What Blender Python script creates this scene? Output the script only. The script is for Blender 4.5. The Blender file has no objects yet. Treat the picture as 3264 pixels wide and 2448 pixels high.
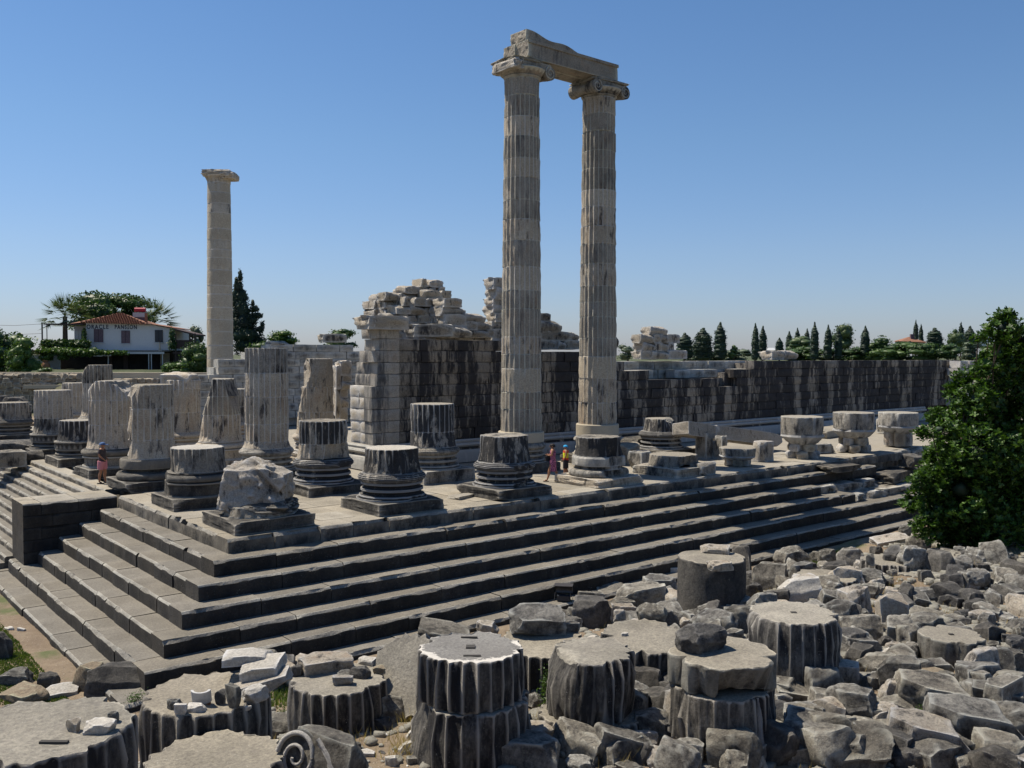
import bpy, math, random
import numpy as np
from mathutils import Vector, Matrix, Euler
R = math.radians
random.seed(7); rng = np.random.default_rng(7)
scene = bpy.context.scene
# ---------------------------------------------------------------- camera
CAM = np.array([-10.605, -26.112, 5.485]); FPX = 2911.1
yaw, pitch, roll = .8822, -.0320, .0021
fw = np.array([math.cos(pitch)*math.cos(yaw), math.cos(pitch)*math.sin(yaw), math.sin(pitch)])
r0 = np.array([math.sin(yaw), -math.cos(yaw), 0.]); u0 = np.cross(r0, fw)
rt = math.cos(roll)*r0+math.sin(roll)*u0; up = -math.sin(roll)*r0+math.cos(roll)*u0
cd = bpy.data.cameras.new('camera'); cam = bpy.data.objects.new('camera', cd); scene.collection.objects.link(cam)
cam.matrix_world = Matrix(((rt[0], up[0], -fw[0], CAM[0]), (rt[1], up[1], -fw[1], CAM[1]), (rt[2], up[2], -fw[2], CAM[2]), (0, 0, 0, 1)))
cd.sensor_width = 36; cd.lens = FPX/3264*36; cd.clip_end = 6000; cd.clip_start = .1
scene.camera = cam
# ---------------------------------------------------------------- sky, sun, exposure
SUN_EL = R(61); SUN_AZ = math.atan2(.89, -.46)
w = bpy.data.worlds.new('World'); scene.world = w; w.use_nodes = True
nt = w.node_tree; bg = nt.nodes['Background']
sky = nt.nodes.new('ShaderNodeTexSky'); sky.sky_type = 'NISHITA'; sky.sun_disc = False
sky.sun_elevation = SUN_EL; sky.sun_rotation = math.pi/2-SUN_AZ
sky.altitude = 0; sky.air_density = 1.15; sky.dust_density = .35; sky.ozone_density = 3.2
tint = nt.nodes.new('ShaderNodeMix'); tint.data_type = 'RGBA'; tint.blend_type = 'MULTIPLY'; tint.inputs[0].default_value = 1; tint.inputs[7].default_value = (.74, .93, 1.13, 1)   # the cool white balance of the picture
tcw = nt.nodes.new('ShaderNodeTexCoord'); sxw = nt.nodes.new('ShaderNodeSeparateXYZ'); nt.links.new(tcw.outputs['Generated'], sxw.inputs[0])
rw_ = nt.nodes.new('ShaderNodeValToRGB'); nt.links.new(sxw.outputs[2], rw_.inputs[0]); el = rw_.color_ramp.elements      # the blue grey sea haze low over the horizon, the same all round
el[0].position = 0; el[0].color = (.71, .81, 1.21, 1); el[1].position = .11; el[1].color = (.79, .89, 1.15, 1)
for p_, c_ in ((.225, (.77, .93, 1.12, 1)), (.4, (.68, .90, 1.11, 1))): q_ = el.new(p_); q_.color = c_
nt.links.new(rw_.outputs[0], tint.inputs[7]); nt.links.new(sky.outputs[0], tint.inputs[6]); nt.links.new(tint.outputs[2], bg.inputs[0]); bg.inputs[1].default_value = .069
sl = bpy.data.lights.new('sun', 'SUN'); sl.energy = 5.0; sl.angle = R(.53); sl.color = (1, .91, .77)
so = bpy.data.objects.new('sun', sl); scene.collection.objects.link(so)
so.rotation_euler = Vector((math.cos(SUN_EL)*math.cos(SUN_AZ), math.cos(SUN_EL)*math.sin(SUN_AZ), math.sin(SUN_EL))).to_track_quat('Z', 'Y').to_euler()
scene.view_settings.view_transform = 'Standard'; scene.view_settings.look = 'None'
scene.view_settings.exposure = 0.5; scene.view_settings.gamma = 1; scene.view_settings.use_curve_mapping = False
# ---------------------------------------------------------------- helpers
COL = scene.collection
def ray(px, py):
    d = fw*FPX+rt*(px-1632)+up*(1224-py); return d/FPX
def atd(px, py, d): return CAM+ray(px, py)*d
def onz(px, py, z): r = ray(px, py); return CAM+r*((z-CAM[2])/r[2])
def ony(px, py, y): r = ray(px, py); return CAM+r*((y-CAM[1])/r[1])
def proj(p):
    d = np.asarray(p, float)-CAM; z = d@fw
    return 1632+FPX*(d@rt)/z, 1224-FPX*(d@up)/z, z
def zat(x, y, py):            # height at which a vertical at x, y meets row py
    a = proj((x, y, 0)); b = proj((x, y, 5)); return 5*(py-a[1])/(b[1]-a[1])
def hsh(i, j, k):
    n = (i*374761393+j*668265263+k*2147483647+1274126177) & 0xffffffff
    n = ((n ^ (n >> 13))*1274126177) & 0xffffffff
    return ((n ^ (n >> 16)) & 0xffff)/65535.
def vnoise(p):
    p = np.asarray(p, float); f0 = np.floor(p); f = p-f0; i = f0.astype(np.int64); s = f*f*(3-2*f)
    r = 0
    for a in (0, 1):
        for b in (0, 1):
            for c in (0, 1):
                wt = (s[..., 0] if a else 1-s[..., 0])*(s[..., 1] if b else 1-s[..., 1])*(s[..., 2] if c else 1-s[..., 2])
                r = r+wt*hsh(i[..., 0]+a, i[..., 1]+b, i[..., 2]+c)
    return r*2-1
def fbm(p, o=3):
    p = np.asarray(p, float); r = 0; a = 1
    for k in range(o): r = r+a*vnoise(p*2**k+17.3*k); a *= .5
    return r
def mesh(name, V, F, mats, fmat=None, smooth=True, ang=38):
    me = bpy.data.meshes.new(name)
    V = np.asarray(V, float)
    if isinstance(F, np.ndarray):
        n = F.shape[1]; me.vertices.add(len(V)); me.vertices.foreach_set('co', V.ravel())
        me.loops.add(F.size); me.loops.foreach_set('vertex_index', F.ravel().astype(np.int32))
        me.polygons.add(len(F)); me.polygons.foreach_set('loop_start', np.arange(0, F.size, n, dtype=np.int32))
        me.update(calc_edges=True)
    else: me.from_pydata(V.tolist(), [], F)
    for m in (mats if isinstance(mats, (list, tuple)) else [mats]): me.materials.append(m)
    if fmat is not None: me.polygons.foreach_set('material_index', np.asarray(fmat, np.int32))
    if smooth:
        me.polygons.foreach_set('use_smooth', [True]*len(me.polygons))
        if ang: me.set_sharp_from_angle(angle=R(ang))
    me.update(); return me
def obj(name, me, parent=None, loc=(0, 0, 0), rot=(0, 0, 0), scale=(1, 1, 1)):
    o = bpy.data.objects.new(name, me); COL.objects.link(o)
    o.location = loc; o.rotation_euler = rot; o.scale = scale
    if parent is not None: o.parent = parent
    return o
def tag(o, label=None, cat=None, group=None, kind=None):
    if label: o['label'] = label
    if cat: o['category'] = cat
    if group: o['group'] = group
    if kind: o['kind'] = kind
    return o
def thing(name, loc, label, cat, group=None, rz=0):
    return tag(obj(name, None, None, loc, (0, 0, rz)), label, cat, group)
class MB:                       # several shapes joined into one mesh
    def __init__(s): s.V = []; s.F = []; s.n = 0
    def add(s, V, F, M=None):
        V = np.asarray(V, float)
        if M is not None: V = V@np.array(M.to_3x3()).T+np.array(M.translation)
        s.V.append(V); s.F += [tuple(i+s.n for i in f) for f in F]; s.n += len(V); return s
    def box(s, c, d, rz=0, M=None):
        V = np.array([(x, y, z) for x in (-.5, .5) for y in (-.5, .5) for z in (-.5, .5)])*d
        cs, sn = math.cos(rz), math.sin(rz); V = np.c_[V[:, 0]*cs-V[:, 1]*sn, V[:, 0]*sn+V[:, 1]*cs, V[:, 2]]+c
        return s.add(V, [(0, 1, 3, 2), (4, 6, 7, 5), (0, 4, 5, 1), (2, 3, 7, 6), (0, 2, 6, 4), (1, 5, 7, 3)], M)
    def tube(s, pts, rad, n=8):
        pts = [Vector(p) for p in pts]; V = []; F = []
        rad = rad if isinstance(rad, (list, tuple)) else [rad]*len(pts)
        for i, p in enumerate(pts):
            t = (pts[min(i+1, len(pts)-1)]-pts[max(i-1, 0)]).normalized(); q = t.to_track_quat('Z', 'Y')
            for k in range(n): a = 2*math.pi*k/n; V.append(p+q@Vector((math.cos(a)*rad[i], math.sin(a)*rad[i], 0)))
        for i in range(len(pts)-1):
            for k in range(n): F.append((i*n+k, i*n+(k+1) % n, (i+1)*n+(k+1) % n, (i+1)*n+k))
        F.append(tuple(range(n))[::-1]); F.append(tuple((len(pts)-1)*n+k for k in range(n)))
        return s.add([tuple(v) for v in V], F)
    def mesh(s, name, mat, **k): return mesh(name, np.concatenate(s.V), s.F, mat, **k)
# ---------------------------------------------------------------- materials
def nodes(name):
    m = bpy.data.materials.new(name); m.use_nodes = True; t = m.node_tree; b = t.nodes['Principled BSDF']
    b.inputs['Roughness'].default_value = .85; b.inputs['Specular IOR Level'].default_value = .25
    return m, t, b
def N(t, typ, **k):
    n = t.nodes.new(typ)
    for a, v in k.items():
        if a.startswith('i_'): n.inputs[int(a[2:])].default_value = v
        else: setattr(n, a, v)
    return n
def noise(t, vec, scale, detail=4, rough=.6, sc=None):
    if sc is not None:
        mp = N(t, 'ShaderNodeMapping'); mp.inputs['Scale'].default_value = sc; t.links.new(vec, mp.inputs[0]); vec = mp.outputs[0]
    n = N(t, 'ShaderNodeTexNoise'); n.inputs['Scale'].default_value = scale; n.inputs['Detail'].default_value = detail
    n.inputs['Roughness'].default_value = rough; t.links.new(vec, n.inputs['Vector']); return n.outputs['Fac']
def ramp(t, fac, a, b, ca=(0, 0, 0, 1), cb=(1, 1, 1, 1)):
    r = N(t, 'ShaderNodeValToRGB'); e = r.color_ramp.elements
    e[0].position = max(0, min(a, b-.001)); e[1].position = min(1, b); e[0].color = ca; e[1].color = cb
    t.links.new(fac, r.inputs[0]); return r.outputs[0]
def mix(t, fac, a, b, mode='MIX'):
    m = N(t, 'ShaderNodeMix', data_type='RGBA', blend_type=mode)
    for s, v in ((0, fac), (6, a), (7, b)):
        if hasattr(v, 'is_linked') or isinstance(v, bpy.types.NodeSocket): t.links.new(v, m.inputs[s])
        else: m.inputs[s].default_value = v if s == 0 else (*v[:3], 1)
    return m.outputs[2]
def math_(t, op, a, b=0.):
    m = N(t, 'ShaderNodeMath', operation=op)
    for s, v in ((0, a), (1, b)):
        if isinstance(v, bpy.types.NodeSocket): t.links.new(v, m.inputs[s])
        else: m.inputs[s].default_value = v
    return m.outputs[0]
def stone(name, c1, c2, crust=.4, cc=(.022, .021, .022), streak=.25, sfreq=1.0, spots=.5, bump=.5, warm=0., xgrad=None, var=.3, rust=0., edge=.05, wear=.55, shift=3.7):
    m, t, b = nodes(name)
    g = N(t, 'ShaderNodeNewGeometry'); P = g.outputs['Position']; oi = N(t, 'ShaderNodeObjectInfo')
    off = N(t, 'ShaderNodeVectorMath', operation='ADD'); cx = N(t, 'ShaderNodeCombineXYZ')
    r7 = math_(t, 'MULTIPLY', oi.outputs['Random'], shift); t.links.new(r7, cx.inputs[0])
    t.links.new(P, off.inputs[0]); t.links.new(cx.outputs[0], off.inputs[1]); Q = off.outputs[0]
    big = noise(t, P, .9, 5, .65); col = mix(t, ramp(t, big, .35, .65), c1, c2)
    fine = noise(t, P, 19, 8, .78); col = mix(t, ramp(t, fine, .36, .62), mix(t, 1., col, (.50, .50, .52), 'MULTIPLY'), col)
    if rust:
        rn = noise(t, P, 1.7, 4, .6, (1, 1, .5)); col = mix(t, math_(t, 'MULTIPLY', ramp(t, rn, .56, .7), rust), col, (.30, .16, .07))
    st = noise(t, Q, 1.6*sfreq, 6, .72, (1, 1, streak)); st2 = noise(t, P, 6.5*sfreq, 5, .7, (1, 1, streak*.8))
    s = math_(t, 'ADD', math_(t, 'MULTIPLY', st, .72), math_(t, 'MULTIPLY', st2, .28))
    if xgrad:
        sx = N(t, 'ShaderNodeSeparateXYZ'); t.links.new(P, sx.inputs[0])
        mr = N(t, 'ShaderNodeMapRange'); mr.inputs[1].default_value, mr.inputs[2].default_value, mr.inputs[3].default_value, mr.inputs[4].default_value = xgrad
        t.links.new(sx.outputs[0], mr.inputs[0]); s = math_(t, 'ADD', s, mr.outputs[0])
    th = .70-.42*crust
    cf = ramp(t, s, th, th+edge)
    ccv = mix(t, ramp(t, noise(t, P, 3.1, 4, .6), .3, .7), cc, tuple(x*2.1 for x in cc))
    col = mix(t, math_(t, 'MULTIPLY', cf, .93), col, ccv)
    if spots:
        sp = noise(t, P, 23, 3, .75); sp2 = noise(t, P, 2.3, 3, .6)
        f = math_(t, 'MULTIPLY', ramp(t, sp, .62, .70), ramp(t, sp2, .48, .62)); col = mix(t, math_(t, 'MULTIPLY', f, spots), col, (.42, .41, .38))
    pt = ramp(t, g.outputs['Pointiness'], .515, .56); col = mix(t, math_(t, 'MULTIPLY', pt, wear), col, tuple(min(.6, x*1.5+.05) for x in c2))
    hv = math_(t, 'ADD', 1-var/2, math_(t, 'MULTIPLY', oi.outputs['Random'], var))
    cv = N(t, 'ShaderNodeCombineColor')
    r2 = math_(t, 'FRACT', math_(t, 'MULTIPLY', oi.outputs['Random'], 7.31))
    for i in range(3): t.links.new(math_(t, 'MULTIPLY', hv, math_(t, 'SUBTRACT', 1.0+.01*i, math_(t, 'MULTIPLY', r2, (0, .045, .13)[i]*min(1, var*3)))), cv.inputs[i])
    col = mix(t, 1., col, cv.outputs[0], 'MULTIPLY')
    t.links.new(col, b.inputs['Base Color'])
    vo = N(t, 'ShaderNodeTexVoronoi'); vo.inputs['Scale'].default_value = 13; vo.inputs['Randomness'].default_value = 1; t.links.new(P, vo.inputs['Vector']); pit = math_(t, 'MULTIPLY', ramp(t, vo.outputs['Distance'], .05, .42), .05)
    bn = math_(t, 'ADD', math_(t, 'ADD', noise(t, P, 5, 8, .75), math_(t, 'MULTIPLY', noise(t, P, 38, 6, .8), .45)), pit)
    bp = N(t, 'ShaderNodeBump'); bp.inputs['Strength'].default_value = bump; bp.inputs['Distance'].default_value = .13
    t.links.new(bn, bp.inputs['Height']); t.links.new(bp.outputs[0], b.inputs['Normal'])
    return m
def plain(name, c, rough=.8, var=0., scale=8., metal=0.):
    m, t, b = nodes(name); b.inputs['Roughness'].default_value = rough; b.inputs['Metallic'].default_value = metal
    g = N(t, 'ShaderNodeNewGeometry'); f = noise(t, g.outputs['Position'], scale, 5, .65)
    col = mix(t, ramp(t, f, .3, .7), tuple(x*(1-var) for x in c), tuple(min(1, x*(1+var)) for x in c))
    t.links.new(col, b.inputs['Base Color']); return m
def leafmat(name, c1, c2, scale=3., rough=.5, trans=.25):
    m, t, b = nodes(name); b.inputs['Roughness'].default_value = rough; b.inputs['Specular IOR Level'].default_value = .35
    g = N(t, 'ShaderNodeNewGeometry'); f = noise(t, g.outputs['Position'], scale, 3, .6)
    f2 = math_(t, 'ADD', math_(t, 'MULTIPLY', f, .6), math_(t, 'MULTIPLY', g.outputs['Random Per Island'], .4))
    col = mix(t, ramp(t, f2, .3, .7), c1, c2); t.links.new(col, b.inputs['Base Color'])
    tr = N(t, 'ShaderNodeBsdfTranslucent'); t.links.new(mix(t, 1., col, (1.2, 1.3, .5), 'MULTIPLY'), tr.inputs[0])
    ms = N(t, 'ShaderNodeMixShader'); ms.inputs[0].default_value = trans
    t.links.new(b.outputs[0], ms.inputs[1]); t.links.new(tr.outputs[0], ms.inputs[2]); t.links.new(ms.outputs[0], t.nodes['Material Output'].inputs[0])
    return m
M = {}
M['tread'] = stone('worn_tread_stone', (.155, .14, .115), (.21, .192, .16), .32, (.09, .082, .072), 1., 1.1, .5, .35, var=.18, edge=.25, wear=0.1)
M['riser'] = stone('dark_riser_stone', (.038, .034, .030), (.075, .068, .058), .70, (.013, .013, .014), .6, 1., .55, .7, var=.3, edge=.2, wear=0.12)  # black crust, coloured darker still to deepen the shade on the risers
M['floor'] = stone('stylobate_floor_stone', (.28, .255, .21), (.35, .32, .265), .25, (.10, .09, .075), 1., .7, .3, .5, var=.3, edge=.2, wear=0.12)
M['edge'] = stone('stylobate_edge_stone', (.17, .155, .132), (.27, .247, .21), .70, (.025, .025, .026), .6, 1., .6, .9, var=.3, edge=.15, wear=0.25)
M['pale'] = stone('pale_beige_marble', (.46, .39, .30), (.57, .505, .405), .41, (.035, .031, .030), .28, 1.2, .2, .6, var=.15, rust=.3, edge=.07)
M['white'] = stone('clean_white_marble', (.47, .44, .385), (.56, .53, .475), .12, (.2, .19, .18), .5, 1, 0, .5, var=.2, edge=.2)
M['tall'] = stone('tall_column_marble', (.30, .265, .215), (.41, .365, .30), .45, (.035, .033, .036), .22, 1.1, .25, .5, var=.08, rust=.3, edge=.16)
M['plainc'] = stone('smooth_beige_marble', (.48, .41, .31), (.54, .475, .37), .12, (.13, .12, .11), .6, .8, .1, .4, var=.18, edge=.2)
M['dark'] = stone('black_crusted_marble', (.36, .33, .28), (.47, .43, .37), .68, (.014, .015, .018), .3, 1.1, .5, .8, var=.2, edge=.07)
M['mid'] = stone('grey_stained_marble', (.32, .295, .25), (.44, .405, .35), .56, (.018, .018, .02), .4, 1.1, .5, .8, var=.3, edge=.12)
M['wall'] = stone('streaked_wall_marble', (.24, .212, .175), (.36, .325, .28), .57, (.012, .012, .015), .14, .62, .3, .45, xgrad=(12, 30, -.008, .022), var=.3, edge=.06, shift=.35, wear=0.)
M['wallpale'] = stone('pale_ruin_marble', (.45, .40, .33), (.57, .515, .435), .41, (.028, .027, .028), .4, 1.2, .3, .9, var=.3, rust=.25, edge=.08)
M['rub'] = stone('grey_rubble_marble', (.215, .20, .175), (.40, .38, .335), .56, (.036, .034, .033), 1., 1.3, .9, 1., var=.5, edge=.13)
M['rubdark'] = stone('dark_rubble_marble', (.13, .125, .118), (.19, .18, .165), .55, (.028, .028, .030), .7, .9, .7, 1.1, var=.3, edge=.12)
M['rubtan'] = stone('tan_rubble_limestone', (.36, .28, .19), (.44, .36, .25), .2, (.12, .10, .08), 1., 1, .3, 1., var=.2, edge=.2)
M['drum'] = stone('dark_fluted_drum', (.15, .14, .122), (.27, .25, .22), .74, (.012, .012, .014), .35, 1.2, .8, .8, var=.2, edge=.15, wear=.8)  # crusted sides, blackened further than the tops for the shade on them
M['dtop'] = stone('drum_top_stone', (.25, .23, .19), (.37, .34, .28), .44, (.11, .10, .088), 1., 1.2, 1., .5, var=.25, edge=.15)
M['lichen'] = stone('dark_top_with_white_rim', (.20, .19, .175), (.25, .24, .22), .3, (.12, .115, .11), 1., .9, .6, .4, var=.1, edge=.25)
M['conc'] = stone('tan_concrete', (.27, .23, .17), (.31, .27, .20), .15, (.15, .12, .09), .2, 1, 0, .2, var=.1, edge=.3)
M['rubblemortar'] = stone('rubble_masonry', (.30, .25, .19), (.38, .33, .26), .3, (.06, .055, .05), 1., 1.5, .4, 1., var=.5, rust=.3, edge=.15)
M['nose'] = stone('worn_pale_step_nosing', (.28, .26, .225), (.40, .375, .325), .35, (.10, .09, .08), 1., 1.6, .6, .7, var=.15, edge=.2, wear=.2)
M['plinth'] = stone('black_weathered_plinth', (.13, .12, .102), (.21, .193, .165), .76, (.018, .018, .019), .6, 1., .6, .9, var=.2, edge=.2, wear=.7)
M['anta'] = stone('pale_streaked_pier', (.36, .32, .265), (.46, .42, .355), .52, (.03, .03, .032), .16, .8, .3, .4, var=.06, edge=.1, shift=0., wear=.1, rust=.2)
m = M['lichen'].copy(); M['lichenrim'] = m; t = m.node_tree; b = t.nodes['Principled BSDF']; tc = N(t, 'ShaderNodeTexCoord'); sp = N(t, 'ShaderNodeSeparateXYZ'); t.links.new(tc.outputs['Object'], sp.inputs[0])
rr = math_(t, 'POWER', math_(t, 'ADD', math_(t, 'MULTIPLY', sp.outputs[0], sp.outputs[0]), math_(t, 'MULTIPLY', sp.outputs[1], sp.outputs[1])), .5)
rr = math_(t, 'ADD', rr, math_(t, 'MULTIPLY', noise(t, tc.outputs['Object'], 2.2, 6, .75), .75)); rr = math_(t, 'ADD', rr, math_(t, 'MULTIPLY', math_(t, 'ADD', sp.outputs[0], sp.outputs[1]), -.10))
old = b.inputs['Base Color'].links[0].from_socket; t.links.new(mix(t, ramp(t, math_(t, 'MULTIPLY', rr, .5), .585, .605), old, (.50, .475, .43)), b.inputs['Base Color'])
# ---------------------------------------------------------------- terrain
H = .4467; T = .7134; NK = 7; ZG = -6*H-.2
def sstep(x, a, b):
    t = np.clip((np.asarray(x, float)-a)/(b-a), 0, 1); return t*t*(3-2*t)
def G(x, y, fine=True):
    x = np.asarray(x, float); y = np.asarray(y, float)
    e = np.maximum(-x-4.9, -y-4.9); near = np.hypot(x-CAM[0], y-CAM[1])
    left = sstep(-x, 4.5, 10)*sstep(y, -16, -5)                          # the grass corner by the front steps stays low
    g = ZG+.06*left+1.36*sstep(e, .5, 7.5)*(1-left)+.38*np.maximum(0, 14.6-near)*(1-left)
    dep = (x-CAM[0])*fw[0]+(y-CAM[1])*fw[1]
    south = (y > 50); g = np.where(south, -1.0, g)
    g = np.where((x > 20) & (e > 4), g+0*(x), g)
    out = ~((x > -3) & (x < 112) & (y > -3) & (y < 53))
    g = np.where(out & (dep > 87), np.maximum(g, -1+sstep(dep, 87.5, 89.5)*4.75+sstep(dep, 110, 180)*.2), g)
    if fine: g = g+.06*vnoise(np.stack([x*1.3, y*1.3, x*0], -1))+.12*vnoise(np.stack([x*.3, y*.3, x*0+5], -1))*(e > .2)
    return g
def hit(px, py, d0=5.):          # where the sight line through a pixel meets the ground
    d = np.arange(d0, 400, .05); P = CAM+ray(px, py)*d[:, None]
    k = np.argmax(P[:, 2] < G(P[:, 0], P[:, 1], False)); return P[k], d[k]
def grid_sheet(xs, ys, zf):
    X, Y = np.meshgrid(xs, ys, indexing='ij'); Z = zf(X, Y); n = len(ys)
    V = np.stack([X, Y, Z], -1).reshape(-1, 3); i = np.arange(len(xs)-1)[:, None]*n+np.arange(n-1)[None]
    F = np.stack([i, i+n, i+n+1, i+1], -1).reshape(-1, 4); return V, F
def axis(core0, core1, step, far, k=26):
    t = np.linspace(0, 1, k)**2.6; return np.r_[core0-(far*t[::-1])[:-1], np.arange(core0, core1, step), core1+(far*t)]
m, t, b = nodes('dry_soil'); g = N(t, 'ShaderNodeNewGeometry'); P = g.outputs['Position']
c = mix(t, ramp(t, noise(t, P, .8, 6, .7), .35, .65), (.17, .125, .085), (.26, .205, .14))
c = mix(t, ramp(t, noise(t, P, 9, 6, .75), .5, .75), c, (.12, .09, .065))
c = mix(t, ramp(t, noise(t, P, 30, 2, .6), .66, .72), c, (.45, .41, .35))
c = mix(t, ramp(t, noise(t, P, .5, 4, .6), .60, .72), c, (.10, .115, .045))
ln = N(t, 'ShaderNodeVectorMath', operation='LENGTH'); t.links.new(P, ln.inputs[0]); fr_ = N(t, 'ShaderNodeMapRange'); fr_.inputs[1].default_value = 63; fr_.inputs[2].default_value = 70; t.links.new(ln.outputs['Value'], fr_.inputs[0])
c = mix(t, fr_.outputs[0], c, mix(t, ramp(t, noise(t, P, .12, 4, .6), .4, .65), (.035, .05, .02), (.10, .105, .055)))
t.links.new(c, b.inputs[0]); bp = N(t, 'ShaderNodeBump'); bp.inputs[0].default_value = .8; bp.inputs[1].default_value = .08
t.links.new(noise(t, P, 16, 6, .75), bp.inputs['Height']); t.links.new(bp.outputs[0], b.inputs['Normal']); M['soil'] = m
V, F = grid_sheet(axis(-16, 45, .33, 2600), axis(-27, 8, .33, 2600), lambda X, Y: np.where((X > .5) & (X < 110) & (Y > .5) & (Y < 52), -3.4, G(X, Y)))
tag(obj('ground', mesh('ground', V, F, M['soil'], ang=None)), kind='structure')
# ---------------------------------------------------------------- steps: courses of separate stones
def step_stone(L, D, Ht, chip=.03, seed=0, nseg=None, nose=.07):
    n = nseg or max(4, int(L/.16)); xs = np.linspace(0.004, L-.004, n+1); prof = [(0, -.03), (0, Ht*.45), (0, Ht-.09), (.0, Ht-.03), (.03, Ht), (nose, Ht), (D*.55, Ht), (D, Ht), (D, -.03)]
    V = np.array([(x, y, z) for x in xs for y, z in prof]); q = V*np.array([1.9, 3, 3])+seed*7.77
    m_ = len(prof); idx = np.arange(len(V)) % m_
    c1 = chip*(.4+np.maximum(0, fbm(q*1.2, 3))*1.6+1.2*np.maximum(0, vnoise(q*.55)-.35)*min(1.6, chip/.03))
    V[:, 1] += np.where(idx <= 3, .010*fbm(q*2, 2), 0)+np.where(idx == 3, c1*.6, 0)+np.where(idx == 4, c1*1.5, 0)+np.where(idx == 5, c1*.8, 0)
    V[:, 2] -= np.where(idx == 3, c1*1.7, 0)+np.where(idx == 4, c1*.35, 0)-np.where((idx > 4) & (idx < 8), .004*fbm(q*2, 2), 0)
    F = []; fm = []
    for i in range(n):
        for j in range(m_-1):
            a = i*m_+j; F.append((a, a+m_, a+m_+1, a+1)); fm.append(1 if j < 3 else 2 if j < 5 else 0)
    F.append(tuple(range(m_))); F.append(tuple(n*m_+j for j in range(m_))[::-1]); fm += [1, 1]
    return V, F, fm
def course(par, k, flank, s0, s1, mats, D=None, chip=.03, Lr=(1.1, 2.3), fix=0):
    s = s0; D = D or T+.27
    while s < s1-.25:
        L = min(random.uniform(*Lr), s1-s); L = s1-s if s1-s-L < .5 else L
        V, F, fm = step_stone(L-.012, D, H, chip*random.uniform(.5, 1.6), random.random()*50)
        me = mesh('stone', V, F, mats, fm, ang=30); z = -H*(k+1)+random.uniform(-.012, .012); out = random.uniform(-.022, .022)
        if flank: obj('stone', me, par, (s, -T*k+out, z))
        else: obj('stone', me, par, (-T*k+out, s+L-.012, z), (0, 0, -math.pi/2))
        s += L
for k in range(NK):
    par = tag(obj('step', None), kind='structure')
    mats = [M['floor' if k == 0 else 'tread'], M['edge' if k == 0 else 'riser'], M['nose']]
    ext = {0: ony(2878, 1400, 0)[0], 1: ony(2794, 1500, -T)[0], 2: ony(2617, 1540, -2*T)[0], 3: ony(2727, 1540, -3*T)[0]}.get(k, 62)
    ch = .095 if k == 0 else .062 if k == 1 else .034
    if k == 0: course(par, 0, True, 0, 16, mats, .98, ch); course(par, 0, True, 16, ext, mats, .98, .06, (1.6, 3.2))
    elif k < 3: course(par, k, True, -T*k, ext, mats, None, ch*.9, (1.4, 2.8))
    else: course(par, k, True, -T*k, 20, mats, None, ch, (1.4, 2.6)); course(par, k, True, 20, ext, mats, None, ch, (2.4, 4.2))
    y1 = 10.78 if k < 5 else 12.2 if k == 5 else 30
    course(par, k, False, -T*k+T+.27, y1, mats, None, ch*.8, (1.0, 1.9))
# small steps between the two cheek blocks of the front
for k in range(12):
    par = tag(obj('front_step', None), kind='structure')
    hs, ts = H/2, T/2; s = 12.75; y1 = 27.5+.5*((k*37) % 5)-k*.1
    while s < y1-.3:
        L = min(random.uniform(1.1, 2.0), y1-s)
        V, F, fm = step_stone(L-.014, ts+.3, hs, .028, random.random()*50, 7); me = mesh('stone', V, F, [M['floor' if k < 3 else 'tread'], M['edge'], M['nose']], fm, ang=30)
        obj('stone', me, par, (-ts*k+random.uniform(-.01, .01), s+L, -hs*(k+1)), (0, 0, -math.pi/2)); s += L
# cheek block beside the front steps
cb = thing('cheek_wall', (-3.32, 10.78, -5*H), 'dark stone cheek block projecting from the platform front between the wide and the narrow steps', 'stone block')
for j in range(5):
    z0 = j*H; z1 = z0+H-.008
    for (xa, xb) in (((0, 1.0), (1.0, 2.35), (2.35, 3.30)) if j % 2 else ((0, .62), (.62, 1.9), (1.9, 3.30))):
        for (ya, yb) in ((0, .95), (.95, 1.9)):
            V, F, fm = step_stone(xb-xa-.008, yb-ya-.006, z1-z0, .02 if j < 4 else .03, random.random()*40, 6)
            V[:, 2] = np.maximum(V[:, 2], .0)
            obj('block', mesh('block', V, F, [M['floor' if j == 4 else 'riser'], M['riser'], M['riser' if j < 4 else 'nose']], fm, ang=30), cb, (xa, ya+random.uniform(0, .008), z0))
# ---------------------------------------------------------------- stylobate floor
fl = tag(obj('stylobate', None), kind='structure')
mb = MB(); mb.box((50, 26, -1.8), (98, 50, 3.5)); core = mb.mesh('core', M['floor'], smooth=False); obj('core', core, fl)
def slab_mesh(w_, d_, s):
    n = 5; X, Y = np.meshgrid(np.linspace(.006, w_-.006, n), np.linspace(.006, d_-.006, n), indexing='ij')
    Z = .006*vnoise(np.stack([X*2, Y*2, X*0+s*9], -1)); V = np.stack([X, Y, Z], -1).reshape(-1, 3)
    F = [(i*n+j, (i+1)*n+j, (i+1)*n+j+1, i*n+j+1) for i in range(n-1) for j in range(n-1)]
    B = [(.006, .006, -.08), (w_-.006, .006, -.08), (w_-.006, d_-.006, -.08), (.006, d_-.006, -.08)]; k = len(V); V = np.r_[V, B]
    e = [[i*n for i in range(n)], [(n-1)*n+j for j in range(n)], [i*n+n-1 for i in range(n-1, -1, -1)], [j for j in range(n-1, -1, -1)]]
    for q in range(4): F.append((k+q, k+(q+1) % 4)+tuple(e[q][::-1]))
    return V, F
sm = [mesh('paving_slab', *slab_mesh(1.28, 1.28, s), M['floor'], ang=25) for s in range(8)]
cnt = 0
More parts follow.
